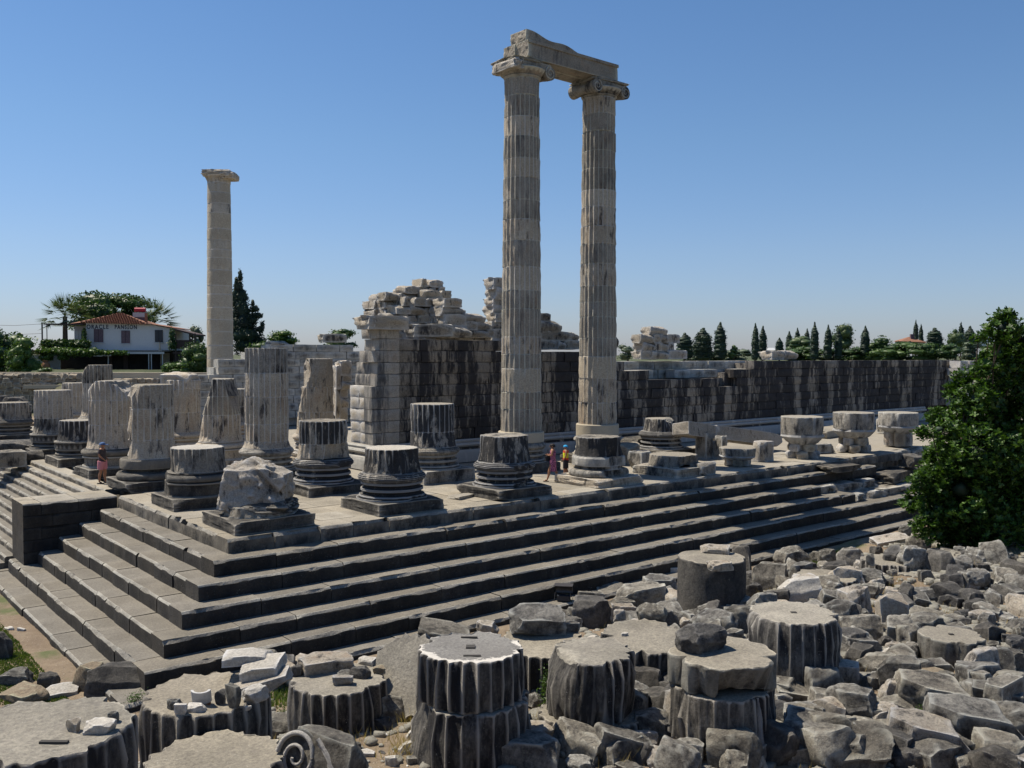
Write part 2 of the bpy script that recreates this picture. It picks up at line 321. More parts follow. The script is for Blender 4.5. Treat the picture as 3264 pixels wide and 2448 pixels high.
for i in range(32):
    for j in range(34):
        x = .98+1.28*i; y = .98+1.28*j
        if cnt < 296 and (y < 8.6 or x < 7.2) and proj((x, y, 0))[0] > -60:
            obj('paving_slab', sm[random.randrange(8)], fl, (x, y, random.uniform(-.012, .012)-.0), (0, 0, 0)); cnt += 1
# (masonry)
# ---------------------------------------------------------------- masonry blocks shared by the walls
def wblock(s, rough=.009, n=5):
    u = np.linspace(-.5, .5, n); X, Z = np.meshgrid(u, u, indexing='ij'); ed = np.maximum(abs(X), abs(Z))*2
    Y = -.5+rough*2*fbm(np.stack([X*3+s*5, Z*3, X*0+s], -1), 3)+np.where(ed > .98, .05+.06*np.maximum(0, vnoise(np.stack([X*5+s, Z*5, X*0+s*3], -1))), 0)
    jj = .018*vnoise(np.stack([X*4+s*3, Z*4+3, X*0], -1))
    V = np.stack([X*.976+jj*(ed > .98), Y, Z*.955+jj*(ed > .98)], -1).reshape(-1, 3); k = len(V)
    F = [(i*n+j, (i+1)*n+j, (i+1)*n+j+1, i*n+j+1) for i in range(n-1) for j in range(n-1)]
    V = np.r_[V, [(-.49, .5, -.488), (.49, .5, -.488), (.49, .5, .488), (-.49, .5, .488)]]
    e = [[i*n for i in range(n)], [(n-1)*n+j for j in range(n)], [i*n+n-1 for i in range(n-1, -1, -1)], [j for j in range(n-1, -1, -1)]]
    for q in range(4): F.append((k+q, k+(q+1) % 4)+tuple(e[q][::-1]))
    F.append((k+3, k+2, k+1, k)); return V, F
def rockbox(a, b, c, seed, n=9, planes=7, rg=.035, sharp=.9, rnd=.0, lo=.60):
    """a broken block of size a x b x c sitting on z=0"""
    r = random.Random(seed); u = np.linspace(-1, 1, n); P = []; F = []; key = {}
    def vid(p):
        k_ = tuple(np.round(p, 5))
        if k_ not in key: key[k_] = len(P); P.append(p)
        return key[k_]
    for ax in range(3):
        for s in (-1, 1):
            for i in range(n-1):
                for j in range(n-1):
                    q = []
                    for (di, dj) in ((0, 0), (1, 0), (1, 1), (0, 1)):
                        p = [0, 0, 0]; p[ax] = s; p[(ax+1) % 3] = u[i+di]; p[(ax+2) % 3] = u[j+dj]; q.append(vid(p))
                    F.append(tuple(q) if s > 0 else tuple(q[::-1]))
    V = np.array(P); V = V*(1-rnd)+rnd*1.15*V/np.linalg.norm(V, axis=1)[:, None]
    for _ in range(planes):
        d = np.array([r.uniform(-1, 1), r.uniform(-1, 1), r.uniform(-.5, 1)]); d /= np.linalg.norm(d)
        dist = np.abs(d).sum()*r.uniform(min(lo, sharp), sharp); s = V@d-dist; m_ = s > 0; V[m_] -= d*s[m_, None]
    Q = V*.8+seed*3.3; nn = V/np.linalg.norm(V, axis=1)[:, None]
    V = V+nn*(rg*1.5*fbm(Q*1.6, 3)+rg*.5*fbm(Q*6, 2))[:, None]
    V = V*[a/2, b/2, c/2]; V[:, 2] += c/2; return V, F
WB = [wblock(s) for s in range(10)]; RB = []
for s in range(12): V, F = rockbox(1.06, 1.06, 1.08, 820+s, 8, 8, .085, .90, .10, .62); V[:, 2] -= .54; RB.append((V, F))
WBM = {}
def bm(kind, i, mat):
    key = (kind, i, mat)
    if key not in WBM: V, F = (WB if kind == 'w' else RB)[i]; WBM[key] = mesh('block', V, F, M[mat], ang=22)
    return WBM[key]
def wall(par, Y, prof, z0, hc, Lr, mat, thick=.7, kind='w', name='block', limit=290, jit=.035, xoff=0.):
    """prof: (x0, x1, top) sections; blocks of course height hc face -Y at plane Y; positions local to par"""
    items = []
    ztop = max(p[2] for p in prof); j = 0; z = z0
    while z+hc*.6 < ztop:
        x = min(p[0] for p in prof)+(-random.uniform(.2, .8) if j % 2 else 0); xe = max(p[1] for p in prof)
        while x < xe:
            L = random.uniform(*Lr); xa, xb = x, min(x+L, xe); xc = (xa+xb)/2; x += L
            tp = max([p[2] for p in prof if p[0] <= xc <= p[1]] or [-9])
            xa = max(xa, min(p[0] for p in prof))
            if z+hc*.55 < tp and xb-xa > .12: items.append((xa, xb, z, z+hc))
        z += hc; j += 1
    items.sort(key=lambda q: (q[0]-CAM[0])**2); ox, oy, oz = par.location
    rest = MB()
    for q, (xa, xb, za, zb) in enumerate(items):
        c = ((xa+xb)/2-ox, Y+thick/2-oy+random.uniform(-jit, jit), (za+zb)/2-oz); s = (xb-xa, thick, zb-za)
        if q < limit: obj(name, bm(kind, random.randrange(10), mat), par, c, (0, 0, 0), s)
        else:
            V, F = WB[q % 10]; rest.add(V*np.array(s)+np.array(c), F)
    if rest.n: tag(obj(name, rest.mesh(name, M[mat], ang=35), par), kind='stuff')
def segs(Y, L): return [(ony(a, 1100, Y)[0], ony(b, 1100, Y)[0], ony((a+b)/2, y, Y)[2]) for a, b, y in L]
# rough inner masonry laid bare where the upper steps are gone
pcs = tag(obj('platform_core', None, None, (20, .6, 0)), kind='structure'); xb = ony(2600, 1500, 0)[0]
wall(pcs, .62, [(xb, 60, -.02)], -4*H-.1, .45, (1.0, 2.4), 'mid', .8, 'r', jit=.12, limit=160); wall(pcs, -.25, [(ony(2790, 1500, 0)[0], 58, -.9)], -4*H-.1, .45, (1.2, 2.6), 'edge', .9, 'r', jit=.15, limit=100)
wall(pcs, -2.05, [(ony(2722, 1500, -2.05)[0], 58, -3*H-.01)], -4*H-.1, .45, (1.2, 2.8), 'mid', 2.1, 'r', jit=.05, limit=60); wall(pcs, -1.25, [(ony(2612, 1500, -1.25)[0], ony(2800, 1500, -1.25)[0], -2*H-.01)], -3*H-.1, .45, (1.2, 2.8), 'mid', 1.4, 'r', jit=.05, limit=30)
# north cella wall
YN = 11.65
nw = thing('temple_wall', (12, YN, 0), 'long black streaked block wall of the temple hall running behind the two tall columns', 'wall')
S1 = segs(YN, [(1243, 1450, 1073), (1450, 1600, 1076), (1600, 1965, 1113), (1965, 1990, 1146), (1990, 2082, 1178), (2082, 2300, 1204), (2300, 2330, 1222), (2330, 2413, 1176), (2413, 3060, 1145)])
wall(nw, YN, S1, 1.15, .565, (1.2, 2.2), 'wall', .75)
mb = MB()
for a, b_, tp in S1: mb.box(((a+b_)/2-12, 1.2, (tp-.25)/2), (b_-a+.004, 1.3, tp-.25))
obj('wall_core', mb.mesh('wall_core', M['wall'], smooth=False), nw)
def mould(x0, x1, y, out=1):
    pr = [(0, 1.15), (-.08, 1.15), (-.16, 1.08), (-.13, .98), (-.22, .95), (-.27, .86), (-.22, .78), (-.15, .74), (-.17, .66), (-.30, .60), (-.34, .5), (-.36, .44), (-.36, 0), (0, 0)]
    V = []; n = len(pr)
    for x in (x0, x1):
        for a, z in pr: V.append((x+(a if x == x0 else 0)*out, y+a, z))
    return V, [(i, i+1, n+i+1, n+i) for i in range(n-1)]+[tuple(range(n))[::-1], tuple(n+i for i in range(n))]
mb = MB(); V, F = mould(11.75, 66, YN); V = np.array(V)-np.array([12, YN, 0]); mb.add(V, F)
obj('base_moulding', mb.mesh('base_moulding', M['dark'], ang=30), nw)
# anta: the pale end of that wall, blocks facing both ways
an = thing('anta_pier', (11.75, YN, 0), 'pale block pier ending the temple wall, bright on its narrow left face', 'pier')
z = 1.15; j = 0
for j in range(10):
    hc = .565; zc = z+hc/2; ero = max(0, j-4)*.07+(.25 if j in (5, 6, 8) else 0)+.1*random.random()
    L = 1.9-ero
    for (xa, xb) in (((ero*.9, .95), (.95, 1.6)) if j % 2 else ((ero*.9, .7), (.7, 1.6))):
        obj('block', bm('w', (j*3+(xa > .5)) % 10, 'anta'), an, ((xa+xb)/2, .28, zc), (0, 0, 0), (xb-xa, .75, hc))
    for (ya, yb) in ((.3, 1.2), (1.2, 2.1)) if j < 7 else ((.3, 1.5),):
        obj('block', bm('w', (j*2+1+(ya > .5)) % 10, 'plainc' if j < 5 else 'anta'), an, (.42+ero*.9, (ya+yb)/2, zc), (0, 0, -math.pi/2), (yb-ya, .8, hc))  # left face in paler marble, with the sunlight on it put into the colour
    z += hc
obj('block', bm('r', 3, 'wallpale'), an, (.75, .3, z+.2), (0, 0, .03), (2.2, 1.5, .62)); obj('block', bm('r', 5, 'wallpale'), an, (.1, .2, z+.17), (0, .1, .3), (.8, 1.1, .5))
V, F = mould(11.75, 13.8, YN); V = np.array(V)-np.array([11.75, YN+.02, 0])+np.array([-.03, -.06, 0]); mb = MB().add(V, F)
Vm = [(y - YN, -(x-11.75)) for x, y in ()]
pr = [(0, 1.15), (-.08, 1.15), (-.16, 1.08), (-.13, .98), (-.22, .95), (-.27, .86), (-.22, .78), (-.15, .74), (-.17, .66), (-.30, .60), (-.34, .5), (-.36, .44), (-.36, 0), (0, 0)]
V = [(a-.03, (a-.08 if q == 0 else 2.2), zz) for q in (0, 1) for a, zz in pr]; n = len(pr)
mb.add(V, [(i, n+i, n+i+1, i+1) for i in range(n-1)]+[tuple(n+i for i in range(n))[::-1]])
obj('base_moulding', mb.mesh('base_moulding', M['mid'], ang=30), an)
# the inner skin of the same wall, standing higher to the right
iw = thing('inner_wall', (33, YN+1.9, 0), 'paler inner wall courses rising behind the lowered middle of the long black wall', 'wall')
S2 = segs(YN+1.9, [(1985, 2045, 1147), (2045, 2185, 1143), (2185, 2420, 1141)])
wall(iw, YN+1.9, S2, 3.4, .565, (1.1, 1.9), 'mid', .8); S3 = segs(YN+.9, [(2010, 2090, 1177), (2150, 2300, 1176), (2330, 2415, 1176)])
wall(iw, YN+.9, S3, 4.0, .55, (1.1, 2.1), 'mid', .8)
# pyramid of blocks on it
bp_ = thing('block_pile', (*ony(2110, 1145, YN+1.5)[:2], 5.1), 'small stepped pile of blocks topped by one flaring block, right of the tall columns', 'block pile')
def pxblocks(par, Y, L, mat, dep=1.1, kind='r', name='block'):
    for i, (x0, x1, y0, y1) in enumerate(L):
        a = ony(x0, y1, Y); b = ony(x1, y0, Y); o = par.location
        obj(name, bm(kind, (i*5+3) % 10, mat), par, ((a[0]+b[0])/2-o.x, Y+dep/2-o.y+random.uniform(-.12, .12), (a[2]+b[2])/2-o.z), (0, random.uniform(-.02, .02), random.uniform(-.06, .06)), (b[0]-a[0], dep, b[2]-a[2]))
pxblocks(bp_, YN+1.5, [(2043, 2078, 1119, 1144), (2078, 2130, 1119, 1144), (2130, 2186, 1118, 1144), (2051, 2088, 1092, 1119), (2088, 2108, 1094, 1119), (2106, 2136, 1092, 1119), (2134, 2151, 1094, 1119),
    (2045, 2085, 1066, 1092), (2085, 2106, 1067, 1092), (2106, 2130, 1066, 1092), (2128, 2168, 1067, 1092), (2079, 2130, 1042, 1066)], 'wallpale', .9)
ab = thing('wall_top_block', (*ony(2502, 1145, YN+.4)[:2], 5.1), 'carved pale block lying alone on top of the long wall below the cypresses', 'stone block')
pxblocks(ab, YN+.4, [(2463, 2500, 1120, 1146), (2500, 2542, 1119, 1145)], 'wallpale', 1.2)
# ruined upper parts
ru = thing('ruined_tower', (*ony(1310, 1070, 16.)[:2], 6.4), 'tall jagged ruin of small pale stones rising above the wall left of the tall columns', 'ruin')
pf = [(1205, 1222, 1040), (1214, 1230, 972), (1228, 1244, 948), (1240, 1300, 921), (1290, 1332, 914), (1330, 1412, 889)]
Lz = segs(16., [(a, b, y) for a, b, y in pf])
wall(ru, 16., Lz, 6.3, .42, (.45, 1.0), 'wallpale', .9, 'r', jit=.2, limit=200)
wall(ru, 16.9, [(a+.1, b-.15, t_-.2) for a, b, t_ in Lz[1:]], 6.3, .42, (.6, 1.1), 'wallpale', 1.2, 'r', jit=.1, limit=80)
wall(ru, 15.2, [(a+.15, b+.1, t_-.45) for a, b, t_ in Lz]+segs(15.2, [(1400, 1480, 990), (1480, 1560, 1036)]), 6.3, .45, (.5, 1.1), 'wallpale', 1.0, 'r', jit=.15, limit=120)
r2 = thing('ruined_wall', (*ony(1500, 1075, 14.)[:2], 6.4), 'stepped remains of pale blocks descending right from the jagged ruin towards the first tall column', 'ruin')
pxblocks(r2, 14., [(1412, 1468, 953, 978), (1412, 1488, 978, 1004), (1415, 1482, 1004, 1040), (1481, 1548, 1001, 1026), (1484, 1520, 1026, 1052), (1520, 1570, 1026, 1050), (1412, 1485, 1040, 1074), (1485, 1560, 1050, 1074), (1555, 1575, 1050, 1074)], 'wallpale', 1.2)
r3 = thing('ruined_pillar', (*ony(1590, 1100, 14.5)[:2], 6.2), 'slim ragged pillar of pale stones showing behind the left edge of the first tall column', 'ruin')
pxblocks(r3, 14.5, [(1572, 1640, 889, 920), (1580, 1640, 920, 952), (1576, 1640, 952, 975), (1578, 1640, 975, 1000), (1576, 1640, 1000, 1026), (1572, 1640, 1026, 1050), (1568, 1640, 1050, 1082), (1568, 1640, 1082, 1112)], 'wallpale', 1.)
r4 = thing('ruined_wall', (*ony(1780, 1110, 14.)[:2], 6.), 'weathered blocks stacked on the wall between the two tall columns', 'ruin')
pxblocks(r4, 13., [(1715, 1754, 1000, 1024), (1715, 1790, 1024, 1058), (1715, 1825, 1058, 1085), (1822, 1850, 1060, 1086), (1715, 1776, 1086, 1113), (1776, 1800, 1088, 1113), (1800, 1850, 1086, 1113), (1955, 1968, 1070, 1110)], 'mid', 1.2)
cp = thing('coping_block', (*ony(1380, 1070, YN+.1)[:2], 6.6), 'two dark eroded coping blocks on the wall just left of the first tall column', 'stone block')
pxblocks(cp, YN+.1, [(1322, 1440, 1036, 1071), (1440, 1505, 1046, 1074)], 'mid', 1.1)
# wall of the far side of the temple hall
YS = 38.8
sw = thing('far_wall', (12, YS, 0), 'grey beige wall of the far side of the temple hall seen between the column stumps', 'wall')
S = segs(YS, [(565, 700, 1189), (690, 712, 1161), (712, 800, 1136), (800, 866, 1112), (866, 1010, 1091), (1010, 1130, 1094), (1130, 1200, 1110)])
wall(sw, YS, S, .6, .565, (1.2, 2.1), 'pale' if 0 else 'mid', .8); mb = MB()
for a, b_, tp in S: mb.box(((a+b_)/2-12, 1.25, (tp-.25)/2), (b_-a+.004, 1.3, tp-.25))
obj('wall_core', mb.mesh('wall_core', M['mid'], smooth=False), sw)
pxblocks(sw, YS, [(1030, 1102, 1066, 1090), (868, 925, 1088, 1108)], 'mid')
pc = thing('carved_pier', (*ony(1105, 1300, 20.)[:2], 0), 'broken carved pier fragments standing left of the pale end pier', 'pier')
pxblocks(pc, 20., [(1093, 1122, 1197, 1218), (1089, 1122, 1218, 1240), (1086, 1112, 1240, 1268), (1084, 1110, 1268, 1300), (1083, 1108, 1300, 1345), (1083, 1108, 1345, 1395), (1072, 1086, 1168, 1240), (1070, 1085, 1240, 1320), (1085, 1120, 1152, 1197)], 'pale', .7)
# ---------------------------------------------------------------- columns
def fluted(Rb, Rt, z0, z1, nf=24, seg=8, fd=.075, rings=None, damage=(), chip=.02, flare=0., seed=0., joint=.012, topmat=None, capn=.01, worn=0., side=None, endround=False, rim=None):
    """one drum: fluted surface with chipped arrises and edges; damage = [(normal, distance, roughness)] planes that sheared it"""
    na = nf*seg if fd > 0 else 72; hz = z1-z0; nr = rings or max(5, int(hz/.16)+2)
    th = np.arange(na)*2*math.pi/na; zz = np.r_[z0, z0+.018, np.linspace(z0+.05, z1-.05, max(2, nr-4)), z1-.018, z1]
    A, Z = np.meshgrid(th, zz); tt = (Z-z0)/hz; Rr = Rb+(Rt-Rb)*tt
    if flare: Rr = Rr+flare*np.clip(1-(Z-z0)/.28, 0, 1)**2
    P = np.stack([np.cos(A)*2.1, np.sin(A)*2.1, Z*1.1+seed*3.1], -1)
    if fd > 0:
        u = (A*nf/(2*math.pi)) % 1; prof = np.clip(np.sin(math.pi*np.clip((u-.06)/.88, 0, 1)), 0, 1)**.6
        fz = np.clip((Z-z0-.10)/.14, 0, 1)**.5 if flare else 1.
        if endround: fz = fz*np.clip((z1-.12-Z)/.14, 0, 1)**.5
        wmask = 1-worn*sstep(fbm(P*.7+9, 2), -.3, .5)
        Rr = Rr-fd*prof*fz*wmask
        arr = (1-prof)*np.maximum(0, vnoise(np.stack([np.cos(A)*6, np.sin(A)*6, Z*5+seed], -1))+.25)*.035; Rr = Rr-arr*(1+worn)
    e = np.minimum(Z-z0, z1-Z); ed = np.clip(1-e/.2, 0, 1)
    Rr = Rr-.07*chip/.05*np.clip(1-e/.10, 0, 1)*np.maximum(0, vnoise(np.stack([np.cos(A)*4.5+seed, np.sin(A)*4.5, Z*3], -1))-.05)*(chip > .04)
    Rr = Rr-joint*(e < .012)-chip*ed*np.maximum(0, fbm(P*1.7+3, 3)-.05)*2.2+chip*.35*fbm(P*2.3, 3)-chip*1.5*np.maximum(0, vnoise(P*.8+31)-.45)
    X = Rr*np.cos(A); Y = Rr*np.sin(A); V = np.stack([X, Y, Z], -1).reshape(-1, 3)
    nr = len(zz); i = np.arange(nr-1)[:, None]*na+np.arange(na)[None]; j = np.arange(nr-1)[:, None]*na+(np.arange(na)[None]+1) % na
    F = np.stack([i, j, j+na, i+na], -1).reshape(-1, 4); fm = [0]*len(F)
    caps = []; prev = (nr-1)*na; FF = [F]
    for fr in (.985, .95, .9, .84, .6, .3):
        c = V[(nr-1)*na:nr*na]*[fr, fr, 1]; c = c.copy(); r_ = np.hypot(c[:, 0], c[:, 1]); R_ = r_.mean()
        if fr < .96: c[:, :2] *= (((1-fr)*R_*1.0+fr*r_)/r_)[:, None] if fr > .8 else (R_/r_)[:, None]
        c[:, 2] = z1+capn*fbm(np.c_[c[:, :2]*2.2, np.full(len(c), seed)], 3)
        k = len(V)+sum(len(q) for q in caps); a = np.arange(na); FF.append(np.stack([prev+a, prev+(a+1) % na, k+(a+1) % na, k+a], -1)); fm += [(2 if rim and fr > rim else 1)]*na; caps.append(c); prev = k
    V = np.concatenate([V]+caps); F = [tuple(q) for q in np.concatenate(FF)]; F.append(tuple(prev+a for a in range(na))); fm.append(1)
    F.append(tuple(range(na))[::-1]); fm.append(0)
    for nrm, dist, rg in damage:
        n_ = np.array(nrm, float); n_ /= np.linalg.norm(n_); s = V@n_-dist+rg*.9*fbm(V*1.5+seed, 3)+rg*.35*fbm(V*5+seed, 2); msk = s > 0
        V[msk] -= n_*s[msk, None]
    V[:, 2] = np.maximum(V[:, 2], z0)
    return V, F, fm
def drum(name, par, mats, Rb, Rt, z0, z1, loc=(0, 0, 0), rot=(0, 0, 0), **k):
    V, F, fm = fluted(Rb, Rt, z0, z1, **k); mats = list(mats) if isinstance(mats, (list, tuple)) else [M[mats], M[mats]]
    mats = [M[x] if isinstance(x, str) else x for x in mats]
    if len(mats) < 2: mats *= 2
    if max(fm) > len(mats)-1: mats.append(M['white'])
    return obj(name, mesh(name, V, F, mats, fm, ang=32), par, loc, rot)
def lathe(prof, n=96, damage=(), seed=0., rough=.008, worn=.03):
    th = np.arange(n)*2*math.pi/n; pr = np.array(prof, float)
    A, K = np.meshgrid(th, np.arange(len(pr))); Rr = pr[K, 0]; Z = pr[K, 1].copy()
    P = np.stack([np.cos(A)*3, np.sin(A)*3, Z*3+seed], -1); Rr = Rr+rough*fbm(P*1.5, 3)-worn*np.maximum(0, fbm(P*.8+7, 2)-.25)*2
    V = np.stack([Rr*np.cos(A), Rr*np.sin(A), Z], -1).reshape(-1, 3); m_ = len(pr)
    F = [(i*n+j, i*n+(j+1) % n, (i+1)*n+(j+1) % n, (i+1)*n+j) for i in range(m_-1) for j in range(n)]
    F.append(tuple(range(n))[::-1]); F.append(tuple((m_-1)*n+j for j in range(n)))
    for nrm, dist, rg in damage:
        n_ = np.array(nrm, float); n_ /= np.linalg.norm(n_); s = V@n_-dist+rg*.9*fbm(V*1.5+seed, 3)+rg*.3*fbm(V*5, 2); msk = s > 0; V[msk] -= n_*s[msk, None]
    return V, F
def arc(r, z0, z1, out, n=6): return [(r+out*math.sin(math.pi*i/n), z0+(z1-z0)*(.5-.5*math.cos(math.pi*i/n))) for i in range(n+1)]
def rings_(r, z0, z1, k, out=.025):
    o = []; h_ = (z1-z0)/k
    for i in range(k): o += arc(r, z0+i*h_, z0+(i+1)*h_, out, 4)
    return o
def plinth(par, s=2.66, hh=.4, mat='mid', seed=0, planes=3, rg=.012):
    V, F = rockbox(s, s, hh, 100+seed, 19, planes+3, rg*1.5, .97, 0, .86); obj('plinth', mesh('plinth', V, F, M[mat], ang=30), par, (0, 0, 0))
TOPROWS = {}
def column(px, y, pytop, label, base='A', mat='pale', nd=None, plm='mid', R0=.98, lean=0, drums=None, group='broken columns of the temple', pl=True, px_is_x=False, joints=None, tm=None, basemat=None, cat='column', worn=.15, pd=.4):
    x = px if px_is_x else ony(px, 1450, y)[0]
    c = thing('column', (x, y, 0), label, cat, group); basemat = basemat or plm; sd = int(x*7+y*13) % 97
    ztop = zat(x, y, pytop); z = 0.
    if pl: plinth(c, 2.66, pd, plm, sd, 2+sd % 3); z = pd
    def part(nm, pr, dmg=(), m=basemat, n=96): V, F = lathe(pr, n, dmg, sd); obj(nm, mesh(nm, V, F, M[m], ang=28), c)
    bd = drums[0] if drums else ()
    if base == 'A':      # torus, scotia, plain disc
        part('torus', [(1.15, z)]+arc(1.17, z, z+.30, .13, 8)+[(1.1, z+.31)], bd); part('scotia', [(1.06, z+.3), (1.0, z+.36), (1.02, z+.43), (1.14, z+.46)], bd); part('base_disc', [(1.14, z+.46), (1.15, z+.5), (1.14, z+.78), (1.10, z+.84), (1.04, z+.85)], bd); z += .85
    elif base == 'B':    # double scotia with fine rings and a ringed torus
        part('base_disc', [(1.26, z), (1.26, z+.05)]+arc(1.12, z+.06, z+.16, .06, 4)+[(1.03, z+.18), (1.0, z+.24), (1.08, z+.28)]+rings_(1.09, z+.29, z+.39, 2)+[(1.02, z+.41), (.99, z+.46), (1.06, z+.51)]+rings_(1.08, z+.52, z+.60, 2), bd)
        part('torus', [(1.05, z+.60)]+[(1.08+.12*math.sin(math.pi*i/20)+.018*((i % 4) < 2), z+.61+.30*i/20) for i in range(21)]+[(1.04, z+.92)], bd); z += .93
    elif base == 'C':    # twelve sided panel drum under a torus
        part('panel_drum', [(1.25, z), (1.25, z+.07), (1.16, z+.09), (1.16, z+.42), (1.25, z+.44), (1.25, z+.5)], bd, 'mid', 12); part('torus', [(1.1, z+.5)]+arc(1.13, z+.51, z+.80, .15, 8)+[(1.06, z+.82)], bd); z += .83
    elif base == 'D':    # tall plain disc under a torus
        part('base_disc', [(1.27, z), (1.25, z+.04), (1.22, z+.07), (1.22, z+.4), (1.26, z+.44), (1.26, z+.48), (1.1, z+.49)], bd); part('torus', [(1.05, z+.49)]+arc(1.1, z+.5, z+.76, .13, 8)+[(1.06, z+.78), (1.08, z+.82), (1.04, z+.83)], bd); z += .84
    elif base == 'E':    # carved band between mouldings
        part('base_disc', [(1.2, z), (1.2, z+.06)]+arc(1.06, z+.08, z+.2, .07, 4)+[(1.02, z+.25), (1.08, z+.3)]+rings_(1.1, z+.31, z+.41, 2), bd)
        V, F = lathe([(1.06, z+.41), (1.14, z+.44), (1.14, z+.68), (1.18, z+.7), (1.18, z+.76), (1.06, z+.77)], 96, bd, sd)
        V = np.array(V); a = np.arctan2(V[:, 1], V[:, 0]); m_ = (V[:, 2] > z+.43) & (V[:, 2] < z+.69); V[m_, :2] *= (1+.03*np.cos(a[m_]*28))[:, None]
        obj('carved_band', mesh('carved_band', V, F, M[basemat], ang=25), c); z += .78
    zb = z; cuts = [zb]
    if joints: cuts += sorted(zat(x, y, q) for q in joints)
    elif ztop-zb > 1.5:
        hd = [1.05, 1.25, .95, 1.15, 1.3, .9]; k = sd
        while ztop-cuts[-1] > 1.55: cuts.append(cuts[-1]+hd[k % 6]); k += 1
    cuts.append(ztop); dd = (drums or [(), ()])[1]
    for i in range(len(cuts)-1):
        tb = (cuts[i]-zb)/17.5; te = (cuts[i+1]-zb)/17.5; last = i == len(cuts)-2
        mm = mat if not isinstance(mat, (list, tuple)) else mat[min(i, len(mat)-1)]
        drum('drum', c, [mm, tm or ('floor' if last else mm)], R0-.16*tb, R0-.16*te, cuts[i], cuts[i+1], damage=dd if not callable(dd) else dd(i), flare=.09 if i == 0 else 0, seed=sd+i*3.1, chip=.03 if last else .018, worn=worn)
    return c
CL = 'front'
# directions for damage planes: L = to the left of the picture, N = towards the camera
L_ = np.array([-rt[0], -rt[1], 0.]); N_ = np.array([-fw[0], -fw[1], 0.]); U_ = np.array([0, 0, 1.])
def vv(l=0, n=0, u=0): return tuple(L_*l+N_*n+U_*u)
def dm(*a): return [(vv(l, n, u), d, r) for l, n, u, d, r in a]
PX = {}
def crot(c, L):  # damage planes are given unrotated
    return L
cs_ = column(1.7, 1.7, 1600, 'shattered grey stump on the nearest corner plinth, split by a slanting gash', 'none', 'mid', px_is_x=True, plm='plinth', R0=1.18, drums=[(), dm((.8, .5, .3, 1.15, .12))], worn=1.)
zc_ = zat(1.7, 1.7, 1474)
V, F = rockbox(1.85, 1.6, zc_-.6, 733, 29, 12, .15, .84, .16, .62); V[:, :2] *= (1.08-.10*V[:, 2:]); V[:, 0] += .16*V[:, 2]-.12; n_ = np.array([.75, -.1, .65]); s__ = np.abs(V@n_-.95); V[:, 1] += np.where(s__ < .16, .22*(1-s__/.16), 0)
obj('broken_drum', mesh('broken_drum', V, F, M['wallpale'], ang=30), cs_, (0, 0, .62), (0, 0, math.atan2(rt[1], rt[0])))
V, F = rockbox(2.2, 1.9, .55, 741, 21, 11, .13, .86, .35); obj('crushed_base', mesh('crushed_base', V, F, M['plinth'], ang=30), cs_, (.05, .0, .34), (0, 0, math.atan2(rt[1], rt[0])))
column(620, 7.0, 1424, 'short broad stump second from the corner along the front, eroded left and fluted right', 'D', 'mid', px_is_x=False, plm='plinth', drums=[dm((.9, .4, .1, 1.12, .1)), dm((.8, .6, .35, 1.02, .18))], tm='white') if 0 else None
def front(j, pytop, *a, **k): return column(1.7, 1.7+5.3*j, pytop, *a, px_is_x=True, **k)
front(1, 1424, 'short broad stump on a plain disc base, next after the corner one along the front', base='D', mat='mid', plm='plinth', drums=[dm((.9, .4, .1, 1.16, .06)), dm((.85, .5, .08, .98, .16))], tm='white')
front(2, 1225, 'tall pale fluted stump torn away on its lower left, just right of the man', base='A', mat=['pale', 'pale', 'wallpale'], joints=(1397, 1299), plm='plinth', drums=[(), dm((.95, .35, .05, .82, .16), (.7, .5, .6, 2.75, .2))])
front(3, 1213, 'tall pale fluted stump with rounded top on a panelled base behind the man', base='C', mat='pale', joints=(1350, 1273), plm='plinth', drums=[(), dm((.75, .1, .7, 3.25, .12), (-.7, .1, .72, 3.35, .12), (.1, .8, .6, 3.45, .12))])
front(4, 1338, 'short dark fluted stump on a carved band base, left of the round topped pale stump', base='E', mat='dark', plm='plinth', drums=[(), dm((.85, .4, .4, 1.75, .1))], tm='floor')
front(5, 1243, 'two drum fluted stump with dark streaks and a sheared right side near the left edge', base='E', joints=(1331,), mat=['mid', 'wallpale'], plm='plinth', drums=[(), dm((-.8, .2, .5, 2.6, .08))])
front(7, 1282, 'low fluted stump cut by the left edge of the picture', base='B', mat='mid', plm='plinth', drums=[(), dm((-.9, .2, .5, 2.0, .1))])
# second row
R2x = 1.7+5.122
def row2(j, pytop, *a, **k): return column(R2x, 1.7+5.3*j, pytop, *a, px_is_x=True, **k)
row2(1, 1339, 'black crusted drum resting on a narrower broken white shaft over a ringed base', base='B', mat=['wallpale', 'dark'], joints=(1410,), plm='plinth', drums=[dm((-.9, .5, .1, 1.2, .08)), lambda i: dm((-.8, .7, -.15, .50, .12), (.1, 1, -.2, .55, .1)) if i == 0 else ()], tm='mid', basemat='dark')
row2(2, 1110, 'tallest pale fluted stump, dark streaks down its upper half, left of the black drum', base='B', joints=(1403, 1348, 1263, 1188), mat=['pale', 'pale', 'pale', 'pale', 'mid'], plm='plinth', basemat='mid', drums=[(), dm((.85, .3, .45, 3.35, .05))])
row2(3, 1207, 'tapering pale stump torn away along its left side, between the two tallest fluted stumps', base='D', mat=['pale', 'tall', 'mid'], plm='pale', basemat='pale', drums=[(), dm((.95, .3, .22, 1.28, .14), (-.96, .1, .25, 1.5, .05))])
row2(4, 1210, 'broad smooth pale stump with a loose slab on its top left, behind the corner stump', base='B', mat='pale', plm='pale', basemat='pale', worn=1., drums=[(), ()])
row2(6, 1232, 'slanting pale stub peeping out right of the round topped stump', base='B', mat='pale', plm='pale', basemat='pale', worn=1., drums=[(), dm((-.8, .2, .6, 2.9, .08))])
